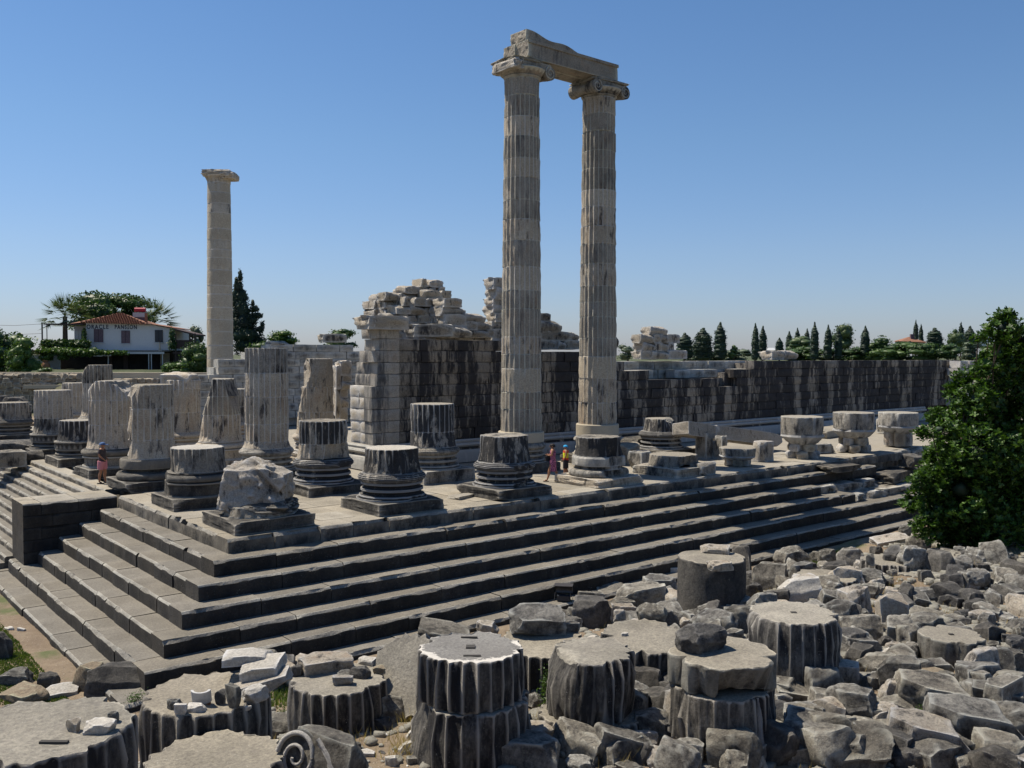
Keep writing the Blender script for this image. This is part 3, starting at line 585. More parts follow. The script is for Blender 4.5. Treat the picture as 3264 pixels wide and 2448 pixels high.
row2(7, 1163, 'stump with one dark streaked block left on top, rising behind the round topped stump', base='B', mat=['wallpale', 'wallpale', 'mid'], plm='pale', basemat='mid', drums=[(), dm((.75, .2, .65, 3.4, .1))])
row2(8, 1220, 'slim fluted stump standing just left behind the round topped stump', base='B', mat='pale', plm='pale', drums=[(), ()])
R3x = R2x+5.122
def row3(j, pytop, *a, **k): return column(R3x, 1.7+5.3*j, pytop, *a, px_is_x=True, **k)
row3(3, 1143, 'high pale ruined stump with an overhanging rounded top block, standing above the black drum', base='B', mat=['pale', 'pale', 'wallpale'], plm='pale', basemat='wallpale', worn=1., drums=[(), dm((.9, .35, .2, 1.35, .18))])
row3(5, 1239, 'narrow streaked fluted stump glimpsed between the torn stump and the tallest fluted one', base='B', mat='mid', plm='pale', drums=[(), ()])
# flank, outer row and second row; x found from the picture column
YF, YI = 1.7, 7.0
column(1249, YF, 1426, 'fluted stump with dark bark-like right side on ringed base, second along the long side', 'B', ['dark'], plm='plinth', basemat='dark', tm='white', drums=[dm((-.85, .5, -.1, 1.08, .1)), dm((-.85, .55, .08, 1.02, .14))])
column(1608, YF, 1386, 'battered black stump with shelled surface in front of the first tall column', 'B', ['dark'], plm='plinth', basemat='dark', worn=1., drums=[dm((-.8, .7, 0, 1.05, .14)), dm((-.75, .7, .1, .98, .16), (.8, .6, .06, 1.0, .1))], tm='mid')
column(1908, YF, 1390, 'battered stump with crumbling lower half in front of the second tall column', 'A', ['dark'], plm='wallpale', basemat='mid', worn=1., drums=[dm((-.7, .8, 0, 1.0, .16)), dm((-.6, .8, .1, 1.0, .14))], tm='mid', pd=.35)
column(2148, YF, 1447, 'low round disc on a broken plinth, nothing of its shaft left', 'none', ['mid'], plm='mid', R0=1.12, tm='floor', drums=[(), dm((-.7, .7, -.3, .72, .12))], worn=1., cat='column base')
column(1378, YI, 1286, 'two drum black streaked stump on base and plinth, left of the first tall column', 'B', ['dark', 'dark'], joints=(1373,), plm='mid', basemat='mid', drums=[(), dm((.98, .2, 0, .97, .04))], pd=.55)
column(2107, YI, 1333, 'short fluted stump with a broken right shoulder, right of the second tall column', 'B', ['dark'], plm='plinth', basemat='dark', R0=.95, drums=[(), dm((-.7, .3, .6, 1.62, .12), (.9, .4, .2, 1.05, .1))], pd=.45)
# the mushroom-like remains on rubble supports
def mushroom(px, y, top, wcap, hcap, bottom, label, legs, seed):
    x = ony(px, 1430, y)[0]; o = thing('column', (x, y, 0), label, 'column base', 'column remains propped on rubble masonry'); zt = zat(x, y, top); d = proj((x, y, 0))[2]; Rr = wcap*d/FPX/2; hc = hcap*d/FPX
    drum('drum', o, ['mid', 'floor'], Rr*.97, Rr, zt-hc*.6, zt, fd=0, worn=1., chip=.07, seed=seed)
    V, F = lathe([(Rr*.42, zt-hc), (Rr*.75, zt-hc*.86), (Rr*1.0, zt-hc*.66), (Rr*.98, zt-hc*.6)], 48, (), seed, .05, .1); obj('underside', mesh('underside', V, F, M['dark'], ang=30), o)
    zb = zt-hc+.12; rr = random.Random(seed); k = 0
    for lay in range(legs):
        h_ = zb/legs; n_ = 5
        for q in range(n_):
            a = q*2*math.pi/n_+lay*.6; rad = Rr*(.50 if lay == 0 and legs > 1 else .38)
            V, F = rockbox(Rr*.62, Rr*.55, h_*1.12, seed*10+k, 6, 4, .06, .9, .35); k += 1
            obj('rubble_stone', mesh('rubble_stone', V, F, M['rubblemortar' if q % 2 else 'wallpale'], ang=40), o, (math.cos(a)*rad, math.sin(a)*rad, lay*h_), (0, 0, a))
    return o
mushroom(2352, YF, 1426, 116, 42, 1483, 'smallest cap of stone on a heap of small rubble in front of the propped beam', 1, 3)
mushroom(2556, YF, 1327, 132, 95, 1465, 'dark cup shaped column remnant on stacked rubble, leftmost of the row of three', 2, 5)
mushroom(2720, YF, 1314, 128, 88, 1440, 'cup shaped column remnant with dark bands on rubble, middle one of the row of three', 2, 8)
mushroom(2862, YF, 1314, 122, 70, 1428, 'pale cup shaped column remnant with notched top, rightmost of the row of three', 1, 11)
# ---------------------------------------------------------------- the two tall columns, their beam and the lone column
def tall(px, y, top, label, hs, mats, sd, collar_top, chips):
    x = ony(px, 1400, y)[0]; c = thing('column', (x, y, 0), label, 'column', 'complete tall columns'); z = .45
    plinth(c, 2.66, .45, 'edge', sd, 2)
    for nm, pr in (('base_disc', [(1.26, z), (1.26, z+.05)]+arc(1.12, z+.06, z+.16, .06, 4)+[(1.03, z+.18), (1.0, z+.24), (1.08, z+.28)]+rings_(1.09, z+.29, z+.39, 2)+[(1.02, z+.41), (.99, z+.46), (1.06, z+.51)]+rings_(1.08, z+.52, z+.60, 2)),
                   ('torus', [(1.05, z+.60)]+[(1.08+.12*math.sin(math.pi*i/20)+.018*((i % 4) < 2), z+.61+.30*i/20) for i in range(21)]+[(1.04, z+.92)])):
        V, F = lathe(pr, 96, (), sd); obj(nm, mesh(nm, V, F, M['mid'], ang=28), c)
    zc = zat(x, y, collar_top); V, F = lathe([(1.02, z+.92), (1.09, z+.94), (1.09, zc), (1.06, zc+.04), (.85, zc+.05)], 96, (), sd, .004, .01); obj('collar', mesh('collar', V, F, M['conc'], ang=30), c)
    zt = zat(x, y, top); z = zc; Rb, Rt = .985, .835; n = len(hs); tot = sum(hs); k = 0
    for i, hq in enumerate(hs):
        z2 = z+(zt-zc)*hq/tot; f = lambda q: Rb+(Rt-Rb)*((q-zc)/(zt-zc))**1.15
        drum('drum', c, mats[i % len(mats)] if not isinstance(mats, str) else mats, f(z), f(z2), z, z2, seed=sd+i*1.7, chip=.022, worn=chips[i % len(chips)], joint=.014, fd=.07, rot=(0, 0, 0), seg=8, endround=(i == n-1),
             damage=dm((.9, .5, 0, f(z)*.985, .06)) if i < 3 else dm((random.choice((-1, 1)), .1, 0, f(z)*1.01, .05)))
        z = z2
    return c, x, zt
tA, xA, zA = tall(1661, YI, 272, 'left of the two complete tall fluted columns that carry the beam', [5.9, 4.2, 5.9, 3.6, 4.3, 6.9, 4.6, 5.8, 6.5, 5.2, 4.8, 5.5, 4.7, 5.4, 4.8, 5.2, 4.2], ['tall', 'tall', 'plainc', 'tall', 'pale'], 3, 1376, [.25, .5, .6, .4, .2, .05, 0])
tB, xB, zB = tall(1904, YI, 330, 'right of the two complete tall fluted columns, banded with darker drums', [6., 6.4, 5.8, 4.9, 5.6, 3.9, 4.2, 5.9, 5.2, 4.7, 5.1, 4.4, 5.6, 4.7, 5.0, 4.6, 4.3], ['pale', 'pale', 'plainc', 'tall', 'tall', 'tall', 'tall', 'pale', 'tall'], 9, 1352, [.3, .5, .6, .2, .1, .05, 0])
def capital(c, zt, mat, dmgL, seed):
    V, F = lathe([(.83, zt), (.86, zt+.06), (.90, zt+.10), (.86, zt+.14), (.90, zt+.18), (1.02, zt+.27), (1.13, zt+.40), (1.10, zt+.44)], 96, (), seed, .01, .03)
    V = np.array(V); a = np.arctan2(V[:, 1], V[:, 0]); m_ = (V[:, 2] > zt+.2) & (V[:, 2] < zt+.41); V[m_, :2] *= (1+.02*np.cos(a[m_]*24))[:, None]
    obj('echinus', mesh('echinus', V, F, M[mat], ang=28), c)
    V, F = rockbox(2.1, 1.75, .30, seed, 15, 3, .02, .96); V[:, 2] += zt+.43; obj('volute_block', mesh('volute_block', V, F, M[mat], ang=30), c)
    V, F = rockbox(2.3, 1.9, .15, seed+1, 17, 7, .04, .92); V[:, 2] += zt+.71; obj('abacus', mesh('abacus', V, F, M[mat], ang=30), c)
    for s in (-1, 1):
        if s == -1 and dmgL:
            V, F = rockbox(.62, 1.85, .5, seed+5, 11, 9, .09, .8, .3); V = V+np.array([-.92, 0, zt+.26]); obj('volute', mesh('volute', V, F, M['wallpale'], ang=30), c); continue
        # bolster: pinched roll along y with coiled faces
        n, m_ = 28, 13; ys = np.linspace(-.88, .88, m_); V = []; F = []
        for yy in ys:
            r_ = .33-.10*math.cos(yy/.88*math.pi/2)**2
            for q in range(n): a = q*2*math.pi/n; V.append((s*.98+math.cos(a)*r_, yy, zt+.36+math.sin(a)*r_))
        F = [(i*n+q, i*n+(q+1) % n, (i+1)*n+(q+1) % n, (i+1)*n+q) for i in range(m_-1) for q in range(n)]+[tuple(range(n))[::-1], tuple((m_-1)*n+q for q in range(n))]
        mb = MB().add(V, F)
        for e in (-1, 1):
            pts = [(s*.98+s*math.cos(a)*(.31-.025*a), e*.90, zt+.36+math.sin(a+1.2)*(.31-.025*a)) for a in np.linspace(0, 11.5, 60)]
            pts = [(s*.98-s*math.sin(a+.3)*(.31-.025*a), e*.90, zt+.36+math.cos(a+.3)*(.31-.025*a)) for a in np.linspace(0, 11.5, 64)]; mb.tube(pts, [.032-.0018*k_/64*10 for k_ in range(64)], 6)
        o = mb.mesh('volute', M[mat], ang=40); obj('volute', o, c)
capital(tA, zA, 'tall', True, 31); capital(tB, zB, 'mid', False, 37)
zb = (zA+zB)/2+.85; bx = thing('architrave', ((xA+xB)/2, YI, zb), 'stone beam of two parallel blocks bridging the capitals of the two tall columns', 'stone beam')
L0 = xB-xA
for (x0, x1, y0, y1, z0, z1, sd, m_) in ((-L0/2-.35, L0/2+.45, -.85, -.02, 0, .80, 1, 'tall'), (-L0/2-.42, L0/2+.35, .02, .85, 0, .78, 2, 'tall')):
    V, F = rockbox(x1-x0, y1-y0, z1-z0, 200+sd, 25, 3, .009, .97, 0, .93); V += np.array([(x0+x1)/2, (y0+y1)/2, z0])
    obj('beam', mesh('beam', V, F, M[m_], ang=30), bx)
V, F = rockbox(L0+.84, .07, .14, 209, 29, 9, .012, .97, 0, .9); V += np.array([.05, -.875, .66]); obj('cornice', mesh('cornice', V, F, M['tall'], ang=30), bx)
V, F = rockbox(4.0, 1.1, .66, 211, 23, 3, .018, .95, 0, .85); V[:, 2] *= np.clip(1.05-.16*(V[:, 0]+2.1)+.10*np.sin(V[:, 0]*3), .40, 1.1); fb = obj('frieze_block', mesh('frieze_block', V, F, M['tall'], ang=30), None, ((xA+xB)/2-.55, YI+.25, zb+.80), (0, 0, 0))
tag(fb, 'broken frieze block with jagged top lying on the beam above the tall columns', 'stone block')
# lone column
xs_, ys_ = 17.066, 44.1; d_ = proj((xs_, ys_, 0))[2]
lc = thing('column', (*atd(703, 1250, d_)[:2], 0), 'lone smooth column with a broken scroll capital rising behind the ruins near the dark cypress', 'column'); lx, ly = lc.location.x, lc.location.y
zt = zat(lx, ly, 592); rows = [1250, 1178, 1142, 1101, 1058, 1020, 982, 940, 913, 864, 826, 800, 770, 735, 685, 655, 621]; zz = [0.4]+[zat(lx, ly, q) for q in rows[1:]]+[zt]
zz = sorted(set([round(q, 3) for q in zz if q >= .4])); plinth(lc, 2.66, .4, 'edge', 4)
V, F = lathe([(1.24, .4), (1.24, .7), (1.1, .75), (1.2, .95), (1.06, 1.1)], 64); obj('base_disc', mesh('base_disc', V, F, M['mid'], ang=30), lc)
for i in range(len(zz)-1):
    f = lambda q: 1.035-.165*(q/zt)**1.3
    drum('drum', lc, 'plainc' if i != len(zz)-4 else 'pale', f(zz[i])+random.uniform(-.012, .012), f(zz[i+1])+random.uniform(-.012, .012), zz[i], zz[i+1], fd=0, joint=.02, chip=.02, seed=i*2.)
V, F = lathe([(.86, zt), (.88, zt+.2), (.98, zt+.45), (1.1, zt+.6)], 64, (), 1, .04, .06); obj('echinus', mesh('echinus', V, F, M['pale'], ang=30), lc)
V, F = rockbox(2.2, 1.8, .5, 301, 15, 7, .09, .85, .15); M3 = Matrix.Rotation(math.atan2(rt[1], rt[0]), 3, 'Z'); V = np.array([tuple(M3@Vector(v)) for v in V])+np.array([-.05, 0, zt+.5]); obj('volute_block', mesh('volute_block', V, F, M['pale'], ang=30), lc)
V, F = rockbox(1.0, 1.9, .55, 305, 11, 5, .06, .85, .5); V = np.array([tuple(M3@Vector(v)) for v in V+np.array([.9, 0, 0])])+np.array([0, 0, zt+.32]); obj('volute', mesh('volute', V, F, M['pale'], ang=30), lc)
# slab on the broad stump and other loose pieces on the platform
def loose(name, px, py, z, a, b, c_, label, mat='mid', cat='stone block', rz=0., rx=0., ry=0., seed=1, planes=5, rg=.04, rnd=0., yplane=None, sharp=.9, n=11):
    p = onz(px, py, z) if yplane is None else ony(px, py, yplane)
    V, F = rockbox(a, b, c_, seed, n, planes, rg, sharp, rnd)
    return tag(obj(name, mesh(name, V, F, M[mat], ang=32), None, (p[0], p[1], z if yplane is None else p[2]), (rx, ry, rz)), label, cat)
loose('broken_slab', 578, 1240, 0, 1.6, 1.2, .85, 'pale loose slab tilted on the left side of the broad smooth stump', 'pale', rz=-.9, rx=.12, seed=41, yplane=22.9)
# propped beam
bp0 = ony(2172, 1375, 5.2); bp1 = ony(2470, 1412, 5.2)
bmth = thing('fallen_beam', (bp0[0], 5.2, 0), 'long broken coffered beam lying aslant on stone props, its right end resting low', 'stone beam')
ang = math.atan2(bp0[2]-bp1[2], bp1[0]-bp0[0]); Lb = (bp1[0]-bp0[0])/math.cos(ang)
for (f0, f1, sd, hh) in ((-.01, .27, 51, .72), (.275, 1.0, 52, .72)):
    V, F = rockbox((f1-f0)*Lb, 1.1, hh, sd, 21, 5, .014, .95, 0, .85); V[:, 0] += (f0+f1)/2*Lb; V[:, 2] -= hh/2
    obj('beam_piece', mesh('beam_piece', V, F, M['wallpale'], ang=32), bmth, (0, 0, bp0[2]+.14), (-.12, ang, 0))
for px_, pt, pb, wd in ((2246, 1385, 1460, 40), (2292, 1395, 1462, 26), (2430, 1412, 1470, 60)):
    p = onz(px_, pb, 0); zt_ = zat(p[0], p[1], pt); d = proj(p)[2]; o = thing('stone_prop', (p[0], p[1], 0), {2246: 'upright stone prop under the left half of the fallen beam', 2292: 'slim leaning stone prop under the middle of the fallen beam', 2430: 'squat pale stone prop under the right end of the fallen beam'}[px_], 'stone prop')
    V, F = rockbox(wd*d/FPX, .7, zt_+.1, px_, 9, 3, .03, .94); obj('prop', mesh('prop', V, F, M['mid' if px_ != 2430 else 'wallpale'], ang=32), o)
for a in [(2235, 1512, 1.15, .8, .6, 'small dark block standing beside the low round disc', 'mid', 61), (2020, 1445, 2.2, 1.5, .9, 'dark slab lying behind the crumbling stump right of the boy', 'edge', 62), (1990, 1475, 1.4, 1.1, 1.0, 'pitted pale lump behind the crumbling stump', 'rubblemortar', 63), (2040, 1490, 1.0, .9, .8, 'grey broken block between the crumbling stump and the low disc', 'mid', 64),
          (2640, 1388, 4.2, 1.6, .55, 'flat long slab between the left and middle cup shaped remnants', 'floor', 65), (2615, 1440, 1.6, 1.2, .5, 'wedge of stone at the foot of the middle cup shaped remnant', 'mid', 66), (1832, 1527, .9, .7, .2, 'low flat stone on the floor at the boy\'s feet', 'floor', 67), (1475, 1585, 1.2, .7, .12, 'worn crust of stone on the floor left of the battered black stump', 'floor', 68),
          (3010, 1392, 2.0, 1.2, .5, 'pale slab half hidden behind the left side of the tree', 'floor', 69), (2830, 1320+60, 1.2, 1.0, 1.0, 'upright block between the middle and right cup shaped remnants', 'mid', 70)]:
    loose('stone_block', a[0], a[1], 0, a[2], a[3], a[4], a[5], a[6], seed=a[7], rz=random.uniform(-.4, .4))
for i, (px_, py_, kk, a, b, c_, lb) in enumerate([(2995, 1500, 2, 2.2, 1.2, .6, 'block lying askew on the broken steps at the left of the tree'), (2905, 1487, 2, 1.2, 1.0, .7, 'pale block on the broken steps under the right cup shaped remnant'), (2850, 1530, 3, 3.0, 1.0, .5, 'rough edge block resting on the broken upper steps at the right'), (2675, 1500, 1, 2.6, 1.1, .3, 'thin shattered layers of stone on the top step in front of the middle cup remnant')]):
    loose('step_fragment', px_, py_, -H*kk, a, b, c_, lb, 'edge', seed=80+i, rz=random.uniform(-.2, .2), rg=.06)
# blocks at the left end of the front
for i, (px_, py_, a, b, c_, lb, mt) in enumerate([(30, 1460, 2.6, 2.0, .9, 'large block with sheared left face at the left edge below the two drum stump', 'edge'), (60, 1478, 2.2, 1.2, .6, 'low rough block beneath the large sheared one at the left edge', 'edge'), (20, 1488, 1.6, 1.2, .8, 'crumbled stone at the head of the narrow steps by the left edge', 'mid'), (45, 1420, 5, 1.5, .35, 'flat kerb slab running behind the large sheared block', 'floor')]):
    loose('stone_block', px_, py_, -.2, a, b, c_, lb, mt, seed=90+i, rz=random.uniform(-.1, .1)+.0, n=13)
# ---------------------------------------------------------------- fallen drums in the foreground
GRP = 'fallen marble blocks in the foreground'
LM = []                         # landmarks (pixel, phrase) for telling the smaller stones apart
def fdrum(px, pyt, wpx, label, short, D=1.95, hgt=1.0, mat='drum', top='dtop', rim=None, tilt=0., tdir=0., fd=.08, chip=.07, worn=.22, damage=(), seed=1, base=None, rz=0., holes=(), capn=.02, under=None, off=(0, 0)):
    d = FPX*D/wpx; p = atd(px, pyt, d)
    if under: u_ = FD[under][0].location; p = np.array([u_.x+off[0], u_.y+off[1], u_.z-.01]); d = proj(p)[2]; D = wpx*d/FPX
    gz = float(G(p[0], p[1], False)); zt = p[2]; zb = (gz-.12) if base is None else zt-base
    if zt-zb > 2.0 and base is None: zb = zt-2.0
    c = thing('column_drum', (p[0], p[1], zb), label, 'column drum', 'fallen column drums')
    R_ = D/2; mats = [M[mat], M[top]]+([M['white']] if rim else [])
    h_ = zt-zb
    o = drum('drum', c, mats, R_, R_*.985, 0, h_, seed=seed, fd=fd, chip=chip, worn=worn, damage=damage, rim=rim, capn=capn)
    if holes:
        mb = MB()
        for (hx, hy, a, b) in holes:
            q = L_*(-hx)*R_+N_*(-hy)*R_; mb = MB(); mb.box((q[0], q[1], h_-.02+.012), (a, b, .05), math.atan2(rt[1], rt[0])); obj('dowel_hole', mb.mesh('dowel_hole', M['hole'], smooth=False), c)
    if tilt:
        ax = Vector(rt)*math.cos(tdir)+Vector((fw[0], fw[1], 0)).normalized()*math.sin(tdir); ax.z = 0; c.rotation_mode = 'QUATERNION'; c.rotation_quaternion = Matrix.Rotation(tilt, 3, ax.normalized()).to_quaternion()
    LM.append(((px, pyt), short)); return c, zt, d
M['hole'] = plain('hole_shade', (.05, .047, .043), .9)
FD = {}
FD['cornerleft'] = fdrum(120, 2322, 600, 'very large fluted drum with a beige top at the lower left corner', 'the lower left corner drum', seed=1, hgt=1.2, top='dtop', holes=((.35, -.35, .28, .05),))
FD['tile'] = fdrum(658, 2208, 412, 'fluted drum carrying a curved tile fragment and small shards on its pale top', 'the drum with the tile fragment', seed=2, top='floor', capn=.035)
FD['low'] = fdrum(695, 2415, 470, 'flat topped drum at the bottom edge left of the scroll fragment', 'the flat drum at the bottom edge', seed=3, top='dtop', mat='drum', holes=((-.1, -.45, .3, .05),))
FD['slabbed'] = fdrum(1078, 2162, 320, 'fluted drum covered by a broken slab and a heap of shards', 'the drum heaped with shards', seed=4, damage=dm((.2, 1, .5, 1.30, .1)))
FD['stacktop'] = fdrum(1500, 2062, 352, 'thick dark fluted drum with a white rimmed top, the upper one of the central stack', 'the white rimmed drum', seed=6, base=.84, top='lichenrim', fd=.085, damage=dm((-.8, .7, .35, 1.22, .08)), holes=((0, 0, .16, .16), (.05, -.5, .3, .05), (-.05, .55, .3, .05), (-.6, .05, .16, .08)))
FD['stacklow'] = fdrum(1520, 2268, 392, 'lower drum of the two drum stack with the white rimmed top, split at its left', 'the two drum stack', seed=5, damage=dm((.95, .35, .25, 1.12, .08)), base=1.5, under='stacktop')
FD['secondtop'] = fdrum(1885, 2072, 290, 'tall dark drum with fluting only on its left side, right of the white rimmed one', 'the half fluted drum', D=1.7, seed=8, base=1.15, worn=1., damage=dm((-.9, .4, -.1, .72, .08), (.8, .3, .5, 1.05, .05)), fd=.1)
FD['second'] = fdrum(1925, 2262, 352, 'lower dark fluted drum right of the central stack, half buried', 'the buried lower drum', seed=7, base=1.2, under='secondtop')
FD['oval'] = fdrum(2302, 2078, 345, 'wide eroded disc with undercut rim carrying an oval boulder', 'the wide eroded disc', seed=10, base=.55, fd=0, chip=.12, mat='rub', damage=dm((-.3, .9, -.5, .62, .12)))
FD['ovalbase'] = fdrum(2300, 2200, 340, 'drum lying under the wide eroded disc with the oval boulder', 'the disc under the boulder', seed=9, base=.95, under='oval', worn=.8)
FD['big'] = fdrum(2530, 1953, 292, 'big upright fluted drum with a clean flat top, right of the wide eroded disc', 'the big fluted drum', seed=11, worn=.7, mat='drum', holes=((0, 0, .12, .1),))
FD['upright'] = fdrum(2268, 1775, 216, 'smooth upright drum with two slabs laid across its top, beside the lowest step', 'the upright drum with slabs', seed=12, fd=0, mat='rubdark', chip=.04, damage=dm((.2, 1, .55, 1.62, .04)))
FD['stone'] = fdrum(1735, 2040, 300, 'low drum carrying a heavy block and pebbles, behind the white rimmed one', 'the drum under the heavy block', seed=13, tilt=.06)
FD['slope'] = fdrum(2050, 2020, 290, 'drum with a sloping smooth top carrying a faceted boulder', 'the sloping drum', seed=14, tilt=.12, tdir=.3)
FD['disc1'] = fdrum(2627, 1836, 205, 'wide flat disc with a jagged rim behind the big fluted drum', 'the wide flat disc', seed=15, fd=.05)
FD['disc2'] = fdrum(2735, 1895, 205, 'fluted drum seen behind the two standing stones', 'the drum behind the standing stones', seed=16)
FD['pebbled'] = fdrum(2930, 1820, 190, 'drum with a knobbly boulder sitting on its top, left of the tree trunk', 'the drum with the knobbly boulder', seed=17)
FD['flat3'] = fdrum(2835, 1785, 185, 'drum half buried left of the knobbly boulder', 'the half buried drum', seed=18)
FD['tree'] = fdrum(3085, 1770, 180, 'fluted drum right beneath the tree trunk', 'the drum beneath the tree', seed=19)
FD['right1'] = fdrum(3095, 1842, 175, 'fluted drum with broad dark grooves in front of the one under the tree', 'the broad grooved drum', seed=20)
FD['right2'] = fdrum(3240, 1848, 200, 'fluted drum cut by the right edge with small pale stones on it', 'the drum at the right edge', seed=21)
FD['plain'] = fdrum(3032, 2022, 200, 'smooth worn drum with rounded top and a small centre hole in the right field', 'the smooth rounded drum', D=1.45, seed=22, fd=0, mat='rub', chip=.06, holes=((0, 0, .1, .08),))
FD['right3'] = fdrum(3250, 1990, 150, 'fluted chunk standing at the right edge below the grooved drum', 'the right edge chunk', D=1.3, seed=23)
FD['shardbase'] = fdrum(1085, 2345, 330, 'broken drum half buried behind the scroll fragment', 'the scroll fragment', seed=24, damage=dm((.3, .8, .3, .9, .15)))
# leaning drum with its face towards the camera
d = 18.2; p = atd(1300, 2160, d); ld = thing('column_drum', (p[0], p[1], p[2]), 'drum leaning on its side, smooth face outward, left of the white rimmed one', 'column drum', 'fallen column drums')
drum('drum', ld, ['drum', 'dtop'], .92, .9, -.6, .15, seed=30, chip=.04); ld.rotation_mode = 'QUATERNION'
ld.rotation_quaternion = Vector((0, 0, 1)).rotation_difference(Vector(N_*.75+U_*.62+L_*.35))
# ---------------------------------------------------------------- blocks, boulders, shards
ROCKS = {}
def rmesh(kind, v, mat):
    key = (kind, v, mat)
    if key not in ROCKS:
        n, pl, rg, sh, rn = {'block': (15, 8, .055, .88, .04), 'boulder': (15, 10, .09, .82, .4), 'chunk': (13, 12, .075, .78, .12), 'slab': (15, 8, .055, .88, .03), 'shard': (9, 10, .05, .72, 0.)}[kind]
        V, F = rockbox(2, 2, 2, 400+v*7+len(kind), n, pl, rg, sh, rn); ROCKS[key] = mesh(kind, V/2., F, M[mat], ang=34)
    return ROCKS[key]
def rock(kind, px, py, w, h, label=None, on=None, mat='rub', yaw=None, tx=0., ty=0., dep=.62, v=None, name=None, grp=GRP):
    by = py+h*.42
    if on is None: P_, d = hit(px, by); P_ = np.array([P_[0], P_[1], G(P_[0], P_[1])-.03])
    else: P_ = onz(px, by, on); d = proj(P_)[2]
    a = w*d/FPX; b = a*dep; sinp = (CAM[2]-P_[2])/d
    c = max((.26 if kind == 'slab' else .5)*a, (h*d/FPX-b*sinp*.45)/.95); c = min(c, a*1.6)
    if kind == 'slab': c = min(c, max(.30*a, .16)); tx += random.uniform(.08, .3)
    if on is None and kind != 'slab': tx += random.uniform(-.16, .16); ty += random.uniform(-.16, .16)
    if kind == 'slab' and on is None: ty += random.uniform(-.2, .2)
    yaw = random.uniform(-.6, .6) if yaw is None else yaw; fr = math.atan2(rt[1], rt[0])
    q = P_+np.array([fw[0], fw[1], 0])*b*.3
    cs = abs(math.cos(yaw))+abs(math.sin(yaw))*dep; a /= cs; b /= cs
    o = obj(name or {'block': 'stone_block', 'boulder': 'boulder', 'chunk': 'rock', 'slab': 'stone_slab', 'shard': 'stone_shard'}[kind], rmesh(kind, random.randrange(9) if v is None else v, mat), None, (q[0], q[1], q[2]-(.03 if on is not None else .06)), (tx, ty, fr+yaw), (a, b, c))
    cat = {'block': 'stone block', 'boulder': 'boulder', 'chunk': 'rock', 'slab': 'stone slab', 'shard': 'stone shard'}[kind]
    tag(o, label, cat, grp); RK.append((o, px, py, w, kind, mat)); return o
RK = []
zt = lambda k: FD[k][1]
B, O, C, S, X = 'block', 'boulder', 'chunk', 'slab', 'shard'
